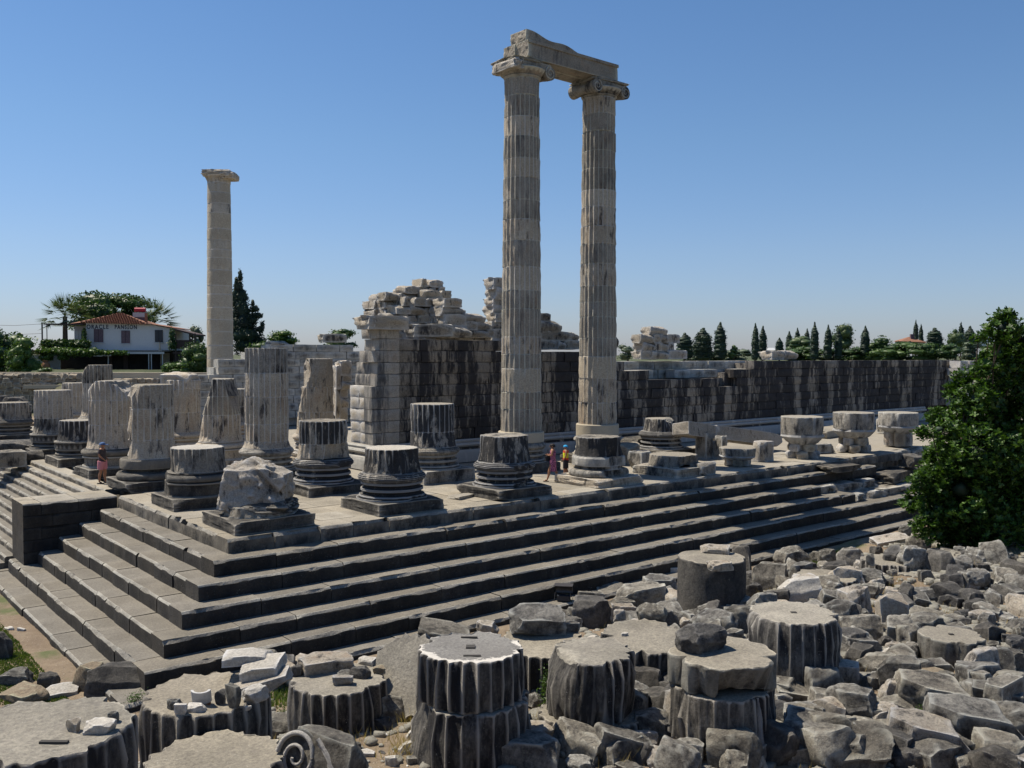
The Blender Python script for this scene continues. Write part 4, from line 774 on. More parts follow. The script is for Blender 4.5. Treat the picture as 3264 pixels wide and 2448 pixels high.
LST = [
 (O, 8, 2060, 62, 92, 'rubdark', 'dark rounded boulder cut by the left edge beside the grass'), (X, 66, 2002, 30, 20, 'white', 'small white stone on bare earth by the left edge'), (X, 28, 2003, 34, 12, 'white', 'flat whitish stone left of the small white one by the left edge'),
 (O, 45, 2158, 105, 60, 'rub', 'rounded grey boulder at the left edge above the beige slab'), (S, 65, 2205, 170, 70, 'rubtan', 'long beige slab sloping at the left edge behind the corner drum'), (C, 148, 2165, 62, 58, 'rubdark', 'blue grey pointed rock on the beige slab'), (S, 185, 2195, 120, 50, 'white', 'tilted light slab between the beige slab and the pitted block'), (S, 100, 2218, 100, 34, 'rub', 'thin grey slab leaning on the beige slab'), (S, 15, 2245, 60, 30, 'rub', 'flat grey slab cut by the left edge just behind the corner drum'),
 (B, 282, 2162, 112, 98, 'rubtan', 'tan pitted limestone block left of the dark rough block'), (B, 358, 2182, 190, 86, 'rubdark', 'dark rough block with a slanting left end behind the yellow green bush'), (S, 530, 2152, 95, 66, 'rub', 'slanting grey slab at the foot of the lowest step corner'), (B, 618, 2132, 84, 42, 'white', 'light block with a flat top just right of the slanting grey slab'), (X, 676, 2134, 22, 32, 'white', 'small upright white shard before the dark lowest step'), (C, 732, 2130, 46, 40, 'rubtan', 'small pale rock left of the stacked white slabs'),
 (C, 1122, 2288, 104, 72, 'rub', 'pointed grey boulder in front of the drum heaped with shards'), (C, 1216, 2300, 74, 56, 'rubdark', 'angular dark rock right of the pointed grey boulder'), (C, 860, 2315, 60, 55, 'rubdark', 'dark lump between the tile drum and the scroll fragment'), (C, 908, 2335, 52, 42, 'rub', 'rough grey stone just above the left of the scroll fragment'), (S, 1280, 2312, 70, 28, 'rubtan', 'flat beige stone in dry grass left of the central stack'), (X, 1165, 2397, 54, 34, 'white', 'white shard right of the scroll fragment'), (X, 1248, 2414, 46, 48, 'white', 'white leaning shard at the bottom left of the central stack'), (X, 1216, 2395, 28, 22, 'rubdark', 'little dark stone between two white shards'), (X, 1185, 2420, 30, 18, 'white', 'tiny white chip below the scroll fragment'), (X, 1100, 2436, 60, 34, 'rub', 'grey chip at the bottom right of the scroll fragment'),
 (X, 1322, 2340, 55, 50, 'white', 'white concave splinter at the left foot of the central stack'), (X, 1300, 2378, 70, 50, 'white', 'white splinter below the concave one'), (X, 1320, 2412, 62, 42, 'rub', 'pale splinter lowest in the heap left of the central stack'), (C, 1378, 2290, 110, 110, 'wallpale', 'fluted split chunk leaning at the left side of the central stack'),
 (S, 1385, 2018, 212, 96, 'rub', 'long pale leaning slab behind the white rimmed drum on its left'), (C, 1550, 2003, 80, 56, 'wallpale', 'triangular pale stone directly behind the white rimmed drum'), (B, 1680, 2418, 222, 96, 'rub', 'large smooth boulder block at the bottom edge right of the central stack'), (C, 1850, 2438, 112, 50, 'rub', 'low rock at the bottom edge below the half fluted drum'), (O, 1960, 2440, 70, 30, 'rub', 'small rounded stone at the bottom edge under the wedge'),
 (B, 1895, 1962, 140, 104, 'rubdark', 'dark angular block right of the heavy block'), (C, 1882, 1902, 86, 44, 'rub', 'curved pale fragment right of the floodlight'), (S, 1948, 1882, 120, 34, 'rub', 'long thin fragment by the lowest step right of the floodlight'), (O, 2050, 1915, 178, 92, 'rub', 'large grey boulder with a notch behind the faceted boulder'), (B, 2100, 1866, 116, 66, 'rub', 'pale block left of the upright drum'), (C, 2128, 1826, 76, 36, 'white', 'small light stones beside the left edge of the upright drum'), (C, 2140, 1934, 42, 50, 'rub', 'grey lump at the right of the notched boulder'), (C, 1896, 2042, 42, 50, 'white', 'white triangular stone left of the sloping drum'),
 (O, 2290, 1997, 176, 74, 'rub', 'broad boulder between the upright drum and the oval boulder'), (B, 2310, 1903, 110, 86, 'rubdark', 'dark cube with a flat top in front of the upright drum'), (S, 2310, 1946, 114, 26, 'rub', 'thin slab lying below the dark cube'), (B, 2372, 1788, 62, 84, 'rubdark', 'dark block right of the upright drum by the lowest step'),
 (X, 2160, 2215, 62, 92, 'rub', 'tall leaning shard under the left of the wide eroded disc'), (X, 2036, 2222, 52, 86, 'rubdark', 'bluish upright slab between the half fluted drum and the dry grass'), (B, 2310, 2335, 372, 172, 'wallpale', 'huge pale broken block with a dark front in the bottom middle right'), (X, 2430, 2412, 96, 84, 'rub', 'carved leaning shard before the right end of the huge pale block'), (B, 2185, 2400, 112, 106, 'rub', 'panelled block under the left end of the huge pale block'), (B, 1990, 2404, 180, 66, 'rub', 'rough beam lying diagonally at the bottom below the half fluted drum'), (X, 2118, 2418, 118, 60, 'wallpale', 'wedge shaped pale slab right of the rough beam'),
 (O, 2530, 1776, 118, 70, 'rub', 'high rounded boulder nearest the steps behind the wide flat disc'), (B, 2455, 1840, 115, 98, 'rub', 'fluted grey chunk left of the wide flat disc'), (C, 2400, 1850, 42, 44, 'rubdark', 'small dark stone just right of the upright drum'), (C, 2405, 1895, 60, 60, 'rubdark', 'shaded rock below the small dark stone right of the upright drum'), (C, 2602, 1768, 46, 40, 'rub', 'small pale lump right of the high rounded boulder'), (C, 2646, 1777, 62, 58, 'rub', 'half dark stone left of the long ribbed block'), (B, 2722, 1776, 96, 70, 'rub', 'long ribbed block with a leaning corner near the grass strip'), (B, 2560, 1886, 130, 84, 'white', 'bright tilted fluted chunk in front of the wide flat disc'), (C, 2752, 1802, 66, 50, 'wallpale', 'pale pitted stone below the ribbed block'), (O, 2777, 1848, 132, 58, 'rub', 'smooth domed boulder speckled with white above the standing stones'),
 (C, 2797, 1754, 46, 34, 'rubdark', 'small dark stone left of a paler one near the grass strip'), (C, 2843, 1762, 50, 38, 'rub', 'small domed stone right of the small dark one near the grass strip'), (S, 2850, 1730, 112, 34, 'wallpale', 'flat bright slab nearest the grass strip'), (O, 2936, 1735, 82, 60, 'rub', 'large pale boulder at the lower left of the tree'), (C, 2896, 1694, 42, 44, 'rub', 'upright stone in the grass left of the tree'), (S, 2965, 1708, 92, 30, 'wallpale', 'ragged pale slab under the lowest branches of the tree'), (C, 3075, 1802, 86, 60, 'rub', 'rough stone leaning on the drum beneath the tree'),
 (B, 2745, 1925, 116, 100, 'wallpale', 'left standing stone with a rounded head and dark right side'), (B, 2855, 1965, 92, 116, 'wallpale', 'right standing stone, taller and covered in pitted texture'), (C, 2868, 1898, 76, 46, 'wallpale', 'pale lumpy block above the right standing stone'), (B, 2965, 1890, 88, 58, 'rub', 'clean cut grey cube lying tilted in the right field'), (S, 3060, 1906, 126, 46, 'rubdark', 'dark flat layered slab right of the tilted grey cube'), (B, 2750, 2008, 142, 88, 'rub', 'notched block below the left standing stone'), (B, 2742, 2070, 126, 60, 'rub', 'low rounded edge block below the notched one'), (C, 2648, 1946, 50, 40, 'rubtan', 'reddish stone behind the right rim of the big fluted drum'), (S, 2968, 1962, 136, 54, 'rub', 'long slab between the standing stones and the dark layered slab'), (C, 2962, 2002, 130, 84, 'rub', 'pyramid shaped rock left of the smooth rounded drum'),
 (C, 3120, 1940, 86, 60, 'rubdark', 'dark jagged rock right of the layered slab'), (C, 3045, 1980, 66, 34, 'rub', 'small block directly behind the smooth rounded drum'), (C, 3130, 1976, 80, 40, 'wallpale', 'light stone with moss behind the smooth rounded drum on the right'), (B, 3165, 2030, 102, 70, 'rubdark', 'dark coarse block right of the smooth rounded drum'), (B, 2918, 2062, 40, 50, 'rubdark', 'small upright block at the left of the smooth rounded drum'),
 (B, 2682, 2156, 148, 92, 'wallpale', 'bright top squared block in front of the big fluted drum'), (S, 2562, 2200, 196, 104, 'rub', 'long sloping slab right of the wide eroded disc'), (C, 2810, 2128, 142, 72, 'rub', 'gabled grey rock right of the bright squared block'), (C, 2795, 2180, 106, 62, 'rub', 'pale rough rock below the gabled one'), (O, 2860, 2222, 112, 92, 'wallpale', 'smooth egg shaped boulder in the middle of the right field'), (O, 2735, 2256, 182, 126, 'rub', 'big rounded boulder with a black shaded end'), (O, 2835, 2286, 124, 82, 'wallpale', 'half dome pale stone right of the big rounded boulder'), (B, 2985, 2244, 258, 112, 'rub', 'large flat tilted block with a lewis hole and a green tuft at its foot'),
 (C, 2995, 2130, 112, 66, 'rub', 'wedge rock in front of the smooth rounded drum'), (C, 2980, 2172, 130, 62, 'rubtan', 'cracked tan stone behind the large flat tilted block'), (B, 3135, 2160, 182, 102, 'rub', 'squared block with a sunlit top above the right cluster'), (B, 3192, 2242, 172, 66, 'rub', 'long grey stone crossing to the right edge'), (B, 3110, 2340, 312, 156, 'rub', 'very large grey slab at the lower right'), (B, 3225, 2110, 100, 86, 'rub', 'block with a dark crack at the right edge'), (C, 3232, 2048, 76, 50, 'rubdark', 'shaded rock at the right edge above the cracked block'),
 (B, 2612, 2375, 256, 156, 'rub', 'large block with pitted front right of the huge pale block'), (S, 2582, 2272, 132, 92, 'rub', 'slanting slab above the large pitted block'), (B, 2768, 2386, 128, 102, 'rub', 'pitted upright block between two large ones at the bottom'), (B, 2962, 2384, 272, 104, 'wallpale', 'long beam like block with a bright rounded top at the bottom right'), (O, 3218, 2412, 132, 112, 'wallpale', 'large pale boulder in the lower right corner'), (S, 2715, 2438, 330, 36, 'rub', 'long flat slab along the bottom edge'), (B, 3015, 2436, 232, 52, 'rub', 'low pitted block at the bottom edge right of centre'), (S, 2865, 2338, 172, 28, 'rub', 'thin slab behind the beam like block'), (C, 2710, 2312, 60, 26, 'rub', 'small grey stone between the large pitted block and its neighbour'),
 (C, 2850, 2094, 72, 26, 'white', 'white chips between the squared block and the rounded drum'), (C, 2888, 2062, 60, 32, 'white', 'loose light stone left of the small upright block'), (C, 2908, 2112, 52, 38, 'wallpale', 'pale stone under the white chips'), (C, 2870, 2150, 60, 34, 'wallpale', 'flat pale stone right of the gabled rock'), (C, 2640, 2205, 50, 40, 'rubdark', 'dark small rock under the bright squared block'), (C, 2480, 2185, 60, 40, 'wallpale', 'pale small stone under the right rim of the wide eroded disc'), (C, 2455, 2265, 80, 60, 'rubdark', 'dark shaded rock between the wide disc and the slanting slab'),
]
for (kd, px, py, w_, h_, mt, lb) in LST: rock(kd, px, py, w_, h_, lb, mat=mt)
ONS = [
 ('cornerleft', [(X, 230, 2310, 52, 52, 'wallpale', 'small striped stone at the shade line on the corner drum'), (S, 312, 2314, 98, 50, 'white', 'pale squarish slab fragment on the near rim of the corner drum'), (X, 358, 2285, 40, 42, 'rub', 'little grey lump on the right of the corner drum')]),
 ('tile', [(X, 553, 2248, 55, 44, 'rub', 'grey jagged shard left of the curved tile'), (X, 575, 2262, 40, 46, 'white', 'light pointed shard beside the curved tile'), (B, 622, 2262, 58, 24, 'white', 'small rectangular block under the curved tile'), (X, 744, 2222, 62, 80, 'rub', 'flaring vase like fragment on the tile drum'), (X, 700, 2222, 36, 50, 'rubdark', 'dark leaning shard left of the flaring fragment'), (C, 812, 2212, 96, 54, 'white', 'white rounded rock at the right rim of the tile drum'), (X, 790, 2252, 22, 16, 'white', 'tiny chip below the white rounded rock')]),
 ('slabbed', [(S, 1030, 2125, 190, 40, 'wallpale', 'broken slab lying flat on the shard heaped drum'), (X, 995, 2100, 30, 20, 'white', 'little white block on the broken slab'), (X, 945, 2140, 46, 40, 'rubdark', 'dark shard at the left end of the broken slab'), (X, 985, 2124, 44, 20, 'wallpale', 'pale chip at the front edge of the broken slab'), (C, 1145, 2142, 72, 44, 'rubdark', 'dark dimpled rock on the right of the shard heap'), (S, 1100, 2148, 62, 24, 'rub', 'flat ribbed shard left of the dimpled rock'), (X, 1092, 2170, 66, 34, 'wallpale', 'pale shard in front of the dimpled rock'), (S, 1170, 2105, 72, 30, 'white', 'thin light slab at the back right of the shard heap'), (X, 1205, 2135, 46, 22, 'rubtan', 'triangular tan shard at the right rim of the shard heap'), (S, 1062, 2092, 66, 20, 'rubdark', 'grey flat rock behind the broken slab')]),
 ('upright', [(S, 2283, 1752, 104, 30, 'wallpale', 'bright flat slab on the far side of the upright drum'), (S, 2297, 1786, 84, 66, 'wallpale', 'slab overhanging the near rim of the upright drum')]),
 ('oval', [(O, 2240, 2055, 170, 58, 'rubdark', 'oval boulder lying on the wide eroded disc')]),
 ('stone', [(C, 1668, 1992, 44, 32, 'rubtan', 'small tan stone under the left of the heavy block'), (C, 1712, 2002, 56, 36, 'rubtan', 'round tan stone under the middle of the heavy block'), (C, 1822, 2002, 52, 42, 'rub', 'faceted small rock right of the heavy block')]),
 ('slope', [(O, 2080, 1958, 102, 64, 'rub', 'faceted round boulder on the sloping drum'), (X, 1975, 1962, 50, 38, 'wallpale', 'hollow shell like stone at the left of the sloping drum'), (X, 1990, 2022, 26, 16, 'white', 'tiny white pebble on the sloping drum')]),
 ('pebbled', [(O, 2913, 1785, 96, 74, 'rub', 'knobbly boulder with a pale head on a drum in the right field')]),
 ('flat3', [(X, 2775, 1785, 30, 36, 'rub', 'upright little slab on the half buried drum')]),
 ('right2', [(X, 3190, 1836, 30, 20, 'white', 'left of two small pale stones on the right edge drum'), (X, 3218, 1832, 24, 18, 'white', 'right of two small pale stones on the right edge drum')]),
 ('second', [(X, 2052, 2225, 30, 40, 'rub', 'chip leaning on the buried drum right of the half fluted one')]),
]
for kk, L in ONS:
    for (kd, px, py, w_, h_, mt, lb) in L: rock(kd, px, py, w_, h_, lb, on=zt(kk), mat=mt)
zs = zt('stone'); rock(S, 1710, 1966, 190, 90, 'heavy rough block lying on small stones on a low drum', on=zs+.16, mat='rub', yaw=.15, v=3)
# stacked white slabs on the tile drum's far side
z0 = zt('tile')
for (px, py, a, b, c_, z, rx, ry, rz, lb, sd, mt) in [(832, 2178, .98, .5, .18, z0-.05, .1, -.28, .05, 'dark edged long slab leaning under the two white slabs', 5, 'wallpale'), (790, 2092, .72, .42, .15, z0+.26, .0, -.05, .12, 'upper left of the two bright white slabs piled above the tile drum', 6, 'white'), (842, 2124, .60, .5, .19, z0+.16, .22, -.12, -.1, 'larger bright white slab piled on the leaning dark edged one', 7, 'white')]:
    p = onz(px, py+16, z); V, F = rockbox(a, b, c_, 500+sd, 13, 5, .025, .93)
    o = obj('stone_slab', mesh('slab', V, F, M[mt], ang=32), None, tuple(p), (rx, ry, math.atan2(rt[1], rt[0])+rz)); tag(o, lb, 'stone slab', 'white slabs piled above the tile drum')
# curved tile fragment with a rusty underside
p = onz(641, 2242, z0+.02); ct = thing('tile_fragment', tuple(p), 'curved white tile fragment with a rusty lower edge standing on a drum', 'tile fragment'); ct.rotation_euler = (.35, 0, math.atan2(rt[1], rt[0])+.1)
V = []; n = 12
for (r_, sgn) in ((.15, 1), (.11, -1)):
    for zz in (0, .2):
        for q in range(n+1): a = math.pi+math.pi*q/n; V.append((math.cos(a)*r_*.95, math.sin(a)*r_*.55+.06, zz))
F = []; m_ = n+1
for q in range(n): F += [(q, q+1, m_+q+1, m_+q), (2*m_+q, 3*m_+q, 3*m_+q+1, 2*m_+q+1), (q, 2*m_+q, 2*m_+q+1, q+1), (m_+q, m_+q+1, 3*m_+q+1, 3*m_+q)]
F += [(0, m_, 3*m_, 2*m_), (n, 2*m_+n, 3*m_+n, m_+n)]
obj('tile_body', mesh('tile_body', V, F, M['white'], ang=30), ct); M['rust'] = plain('rust_brown_clay', (.22, .09, .04), .9, .3)
mb = MB(); mb.box((0, -.02, -.02), (.26, .12, .04)); obj('rusty_edge', mb.mesh('rusty_edge', M['rust'], smooth=False), ct)
# scroll fragment (half of an Ionic volute) leaning in the foreground
p = atd(1020, 2425, 12.3); vf = thing('scroll_fragment', tuple(p), 'large broken column scroll with a carved spiral leaning in the foreground', 'carved stone')
V, F = rockbox(.95, .62, .62, 611, 15, 9, .035, .84, .25); V[:, 0] += .12; V[:, 2] -= .22
obj('scroll_body', mesh('scroll_body', V, F, M['rub'], ang=32), vf)
fr = math.atan2(rt[1], rt[0])
mb = MB(); ctr = np.array([-.20, -.26, .04])
sp = [(ctr[0]-math.cos(a)*(.30-.021*a), ctr[1]-.03-.004*a, ctr[2]+math.sin(a)*(.34-.024*a)) for a in np.linspace(0, 12.4, 90)]; mb.tube(sp, [.036-.0002*q for q in range(90)], 8)
obj('spiral', mb.mesh('spiral', M['wallpale'], ang=50), vf)
mb = MB()
n = 30; V = [(ctr[0]+math.cos(a)*.31*f_, ctr[1]-.0*f_-(.02 if f_ < .9 else 0), ctr[2]+math.sin(a)*.35*f_) for f_ in (1., .93, .1) for a in np.linspace(0, 2*math.pi, n, endpoint=False)]
V += [(ctr[0]+math.cos(a)*.31, ctr[1]+.4, ctr[2]+math.sin(a)*.35) for a in np.linspace(0, 2*math.pi, n, endpoint=False)]
F = [(i*n+q, i*n+(q+1) % n, (i+1)*n+(q+1) % n, (i+1)*n+q) for i in range(2) for q in range(n)]+[(3*n+q, 3*n+(q+1) % n, (q+1) % n, q) for q in range(n)]+[tuple(2*n+q for q in range(n))]
obj('scroll_face', mesh('scroll_face', V, F, M['rub'], ang=30), vf)
mb = MB()
for k in range(3): mb.tube([(.05+.03*k, -.30+.02*k, .34-.05*k), (.25+.04*k, -.29, .18-.08*k), (.42, -.28, -.05-.08*k), (.60, -.24, -.28-.03*k)], [.03, .034, .034, .02], 8)
obj('roll_moulding', mb.mesh('roll_moulding', M['wallpale'], ang=50), vf); vf.rotation_euler = (-.25, .12, fr-.35)
# smaller stones filling the gaps, each told apart by the landmark beside it
LM += [((2050, 1915), 'the notched boulder'), ((1895, 1962), 'the dark angular block'), ((2310, 1903), 'the dark cube'), ((2530, 1776), 'the high rounded boulder'), ((2560, 1886), 'the bright fluted chunk'), ((2777, 1848), 'the domed boulder'), ((2745, 1925), 'the left standing stone'), ((2855, 1965), 'the right standing stone'), ((2965, 1890), 'the tilted grey cube'),
 ((2682, 2156), 'the bright squared block'), ((2562, 2200), 'the long sloping slab'), ((2810, 2128), 'the gabled rock'), ((2860, 2222), 'the egg shaped boulder'), ((2735, 2256), 'the big rounded boulder'), ((2985, 2244), 'the large tilted block'), ((3135, 2160), 'the sunlit squared block'), ((3110, 2340), 'the very large slab'), ((2612, 2375), 'the large pitted block'), ((2962, 2384), 'the beam like block'), ((2310, 2335), 'the huge pale block'), ((3218, 2412), 'the lower right boulder'), ((1680, 2418), 'the bottom edge block'), ((1385, 2018), 'the leaning slab'), ((1122, 2288), 'the pointed boulder'), ((2936, 1735), 'the boulder under the tree'), ((2722, 1776), 'the ribbed block'), ((1796, 1900), 'the floodlight')]
used = set()
words = {'chunk': 'rock', 'shard': 'shard', 'block': 'block', 'boulder': 'rounded stone'}
tone = {'rub': 'grey', 'rubdark': 'dark', 'white': 'white', 'wallpale': 'pale', 'rubtan': 'tan'}
cnt = 0; tries = 0
while cnt < 560 and tries < 9000:
    tries += 1; px = random.uniform(450, 3300) if random.random() < .4 else random.uniform(1950, 3300); lo = np.interp(px, [450, 900, 1300, 1800, 2300, 2700, 3264], [2200, 2125, 2080, 1960, 1850, 1790, 1735]); py = lo+(2446-lo)*random.random()**1.5
    if px < 1700 and random.random() < .6: continue
    if px < 900 and py > 2150: continue
    kd = random.choice('chunk chunk shard block boulder'.split()); mt = random.choice('rub rub rubdark rub rubdark wallpale rub rub rub'.split())
    P_, d = hit(px, py); sz = random.choice((random.uniform(.25, .6), random.uniform(.5, 1.1))); w_ = sz*FPX/d
    bd = min(LM, key=lambda l: math.hypot(l[0][0]-px, (l[0][1]-py)*1.4)); dx = px-bd[0][0]; dy = py-bd[0][1]
    rel = ('in front of' if dy > 0 else 'behind') if abs(dy) > abs(dx)*.6 else ('right of' if dx > 0 else 'left of')
    far = 'close' if math.hypot(dx, dy) < 130 else 'some way'
    szw = 'small' if sz < .3 else 'fist sized' if 0 else 'medium' if sz < .48 else 'fairly large'
    lb = None
    for ex in ('', ', half sunk', ', wedged in', ', lying apart', ', tilted'):
        l_ = f'{szw} {tone[mt]} {words[kd]} {far} {rel} {bd[1]}{ex}'.replace('close ', 'just ').replace('just in front', 'just in front')
        if l_ not in used: lb = l_; break
    if lb is None: continue
    used.add(lb); rock(kd, px, py, w_, w_*random.uniform(.5, .95), lb, mat=mt, yaw=random.uniform(-1.5, 1.5), tx=random.uniform(-.2, .2), ty=random.uniform(-.2, .2), grp='smaller stones among the fallen blocks'); cnt += 1
# countless chips and gravel between the blocks
def scatter(name, n, pts, smin, smax, mat, kind='stuff', proto=None):
    V0, F0 = rockbox(2, 2, 1.4, 900, 3, 5, .1, .75, .3); V0 = np.array(V0)/2; F0 = np.array(F0); VV = []; FF = []
    for i, p in enumerate(pts[:n]):
        s = random.uniform(smin, smax)*random.uniform(.5, 1); a = random.random()*6.3; c_, s_ = math.cos(a), math.sin(a)
        V = V0*[s, s*random.uniform(.5, 1), s*random.uniform(.4, 1)]; V = np.c_[V[:, 0]*c_-V[:, 1]*s_, V[:, 0]*s_+V[:, 1]*c_, V[:, 2]-s*.15]+p; VV.append(V); FF.append(F0+i*len(V0))
    return tag(obj(name, mesh(name, np.concatenate(VV), np.concatenate(FF), mat, smooth=False)), kind=kind)
pts = []
while len(pts) < 5200:
    x = random.uniform(-9, 42); y = random.uniform(-20, -4.9); e = -y-4.9
    if x < -5.2 and y > -6: continue
    if random.random() > .35+.65*min(1, e/4): continue
    pts.append(np.array([x, y, float(0)]))
pts = np.array(pts); pts[:, 2] = G(pts[:, 0], pts[:, 1]); pl = [p for p in pts]
P3 = []
while len(P3) < 3400:
    x = random.uniform(-7, 48); y = random.uniform(-19, -6.2)
    if x < -4 and y > -9: continue
    P3.append(np.array([x, y, 0.]))
P3 = np.array(P3); P3[:, 2] = G(P3[:, 0], P3[:, 1]); scatter('small_rubble', 3400, list(P3), .2, .5, M['rub'])
scatter('stone_chips', 2800, pl[:2800], .03, .16, M['rub']); scatter('pale_stone_chips', 2400, pl[2800:], .02, .10, M['white'])
# ---------------------------------------------------------------- vegetation
M['cyp'] = leafmat('cypress_foliage', (.012, .024, .016), (.030, .055, .028), 1.2, .6, .08)
M['broad'] = leafmat('broadleaf_foliage', (.022, .05, .015), (.07, .12, .032), 1.0, .5, .2)
M['bush'] = leafmat('shrub_foliage', (.014, .037, .008), (.075, .15, .02), 2.2, .5, .25)
M['olive'] = leafmat('olive_foliage', (.05, .075, .045), (.11, .14, .085), .9, .5, .15)
M['pine'] = leafmat('pine_foliage', (.03, .055, .022), (.085, .12, .04), .8, .5, .12)
M['palm'] = leafmat('palm_foliage', (.05, .08, .035), (.15, .19, .10), 2., .45, .15)
M['vine'] = leafmat('vine_foliage', (.032, .07, .014), (.10, .165, .035), 2., .45, .25)
M['grass'] = leafmat('green_grass', (.05, .085, .018), (.13, .17, .045), 3., .6, .3)
M['dry'] = leafmat('dry_grass', (.30, .22, .09), (.46, .36, .17), 3., .7, .25)
M['bark'] = plain('brown_bark', (.09, .065, .045), .9, .35, 12)
def leaves(P, size, up=.3, jit=.5, aspect=.55):
    """folded leaf shapes at points P; size array"""
    n = len(P); size = np.broadcast_to(size, n); a = rng.normal(size=(n, 3)); a /= np.linalg.norm(a, axis=1)[:, None]; a[:, 2] = a[:, 2]*.7+up*.4; a /= np.linalg.norm(a, axis=1)[:, None]
    b = np.cross(a, rng.normal(size=(n, 3))); b /= np.linalg.norm(b, axis=1)[:, None]; s = size[:, None]*(1-jit/2+jit*rng.random((n, 1)))
    V = np.stack([P-a*s*.5, P+b*s*aspect*.5, P+a*s*.5, P-b*s*aspect*.5], 1).reshape(-1, 3); return V, np.arange(n*4).reshape(-1, 4)
def crown(lobes, n, size, core=.7, seed=0, shell=.55, up=.3, aspect=.6):
    """lobes: (x, y, z, rx, ry, rz); leaves through each lobe's volume, denser clumps near the surface"""
    L = np.array(lobes, float); vol = (L[:, 3]*L[:, 4]*L[:, 5])**(2/3); k = rng.choice(len(L), int(n*1.5), p=vol/vol.sum())
    d = rng.normal(size=(len(k), 3)); d /= np.linalg.norm(d, axis=1)[:, None]; r = shell+(1.08-shell)*rng.random(len(k))**.6
    lump = 1+.28*fbm(d*2.2+k[:, None]*5.1+seed, 2)
    P = L[k, :3]+d*L[k, 3:]*(r*lump)[:, None]; keep = vnoise(P/np.maximum(.01, L[k, 3:].mean())*2.6+seed) > -.30; P = P[keep][:n]
    V, F = leaves(P, size, up, .8, aspect); VV = [V]; FF = [F]
    if core:
        u = np.linspace(0, 2*math.pi, 13)[:-1]; v = np.linspace(.15, math.pi-.15, 7); A, Bv = np.meshgrid(u, v); D = np.stack([np.cos(A)*np.sin(Bv), np.sin(A)*np.sin(Bv), np.cos(Bv)], -1).reshape(-1, 3); nb = len(VV[0])
        for i, l in enumerate(L):
            C_ = l[:3]+D*l[3:]*core*(1+.25*fbm(D*1.8+i+seed, 2))[:, None]; a = np.arange(6)[:, None]*12; j = np.arange(12)[None]
            Fq = np.stack([a+j, a+(j+1) % 12, a+12+(j+1) % 12, a+12+j], -1).reshape(-1, 4)+nb; VV.append(C_); FF.append(Fq); nb += len(C_)
    return np.concatenate(VV), np.concatenate(FF)
def zg(p): return 4.2 if p[2] is None else p[2]
def tree(name, px, pyb, pyt, wpx, d, kind, label, cat='tree', group=None, n=1500, mat=None, lobes=None, leaf=None):
    b = atd(px, pyb, d); s = d/FPX; Hh = (pyb-pyt)*s; Wd = wpx*s; o = thing(name, tuple(b), label, cat, group); ex = 2.5
    mb = MB()
    if kind == 'cypress':
        mb.tube([(0, 0, -ex), (0, 0, Hh*.8)], [.2, .05], 6); lo = []
        for i in range(15):
            t_ = (i+.5)/15; rr = Wd/2*min(1, 1.5*math.sin(math.pi*min(1, (t_*.82+.16)))**.8)*(1-.55*t_**3); lo.append((random.uniform(-.1, .1)*Wd*.3, random.uniform(-.1, .1)*Wd*.3, Hh*(t_*.96)+.05, rr*random.uniform(.88, 1.08), rr, Hh*.085))
        lo.append((0, 0, Hh*.95, Wd*.10, Wd*.10, Hh*.07)); V, F = crown(lo, int(n*1.6), leaf or Hh*.026, .93, px, .86, 1.6, .45); m_ = 'cyp'
    elif kind == 'pine':
        mb.tube([(0, 0, -ex), (.1, 0, Hh*.5), (0, .1, Hh*.8)], [.3, .2, .08], 6); lo = []
        for i in range(14): a = random.random()*6.3; r_ = random.uniform(0, .30)*Wd; lo.append((math.cos(a)*r_, math.sin(a)*r_*.7, Hh*random.uniform(.28, .84), Wd*.24, Wd*.24, Hh*.18))
        V, F = crown(lo, n, leaf or Hh*.045, .75, px, .6, .5); m_ = 'pine'
    else:
        mb.tube([(0, 0, -ex), (.1, 0, Hh*.35), (-.1, .1, Hh*.6)], [.22, .15, .06], 6); lo = []
        for i in range(16):
            a = random.random()*6.3; t_ = random.uniform(.02, .80); r_ = Wd*.34*math.sqrt(max(.08, 1-max(0, t_*1.25-.25)**2))*random.uniform(.2, 1); lo.append((math.cos(a)*r_, math.sin(a)*r_*.7, Hh*t_, Wd*random.uniform(.15, .24), Wd*.2, Hh*random.uniform(.14, .22)))
        V, F = crown(lo, n, leaf or min(.36, max(Hh, Wd)*.045), .72, px, .55, .3); m_ = 'broad'
    obj('trunk', mb.mesh('trunk', M['bark']), o); obj('crown', mesh('crown', V, F, M[mat or m_], smooth=False), o); return o
TB = 'trees on the skyline to the right'
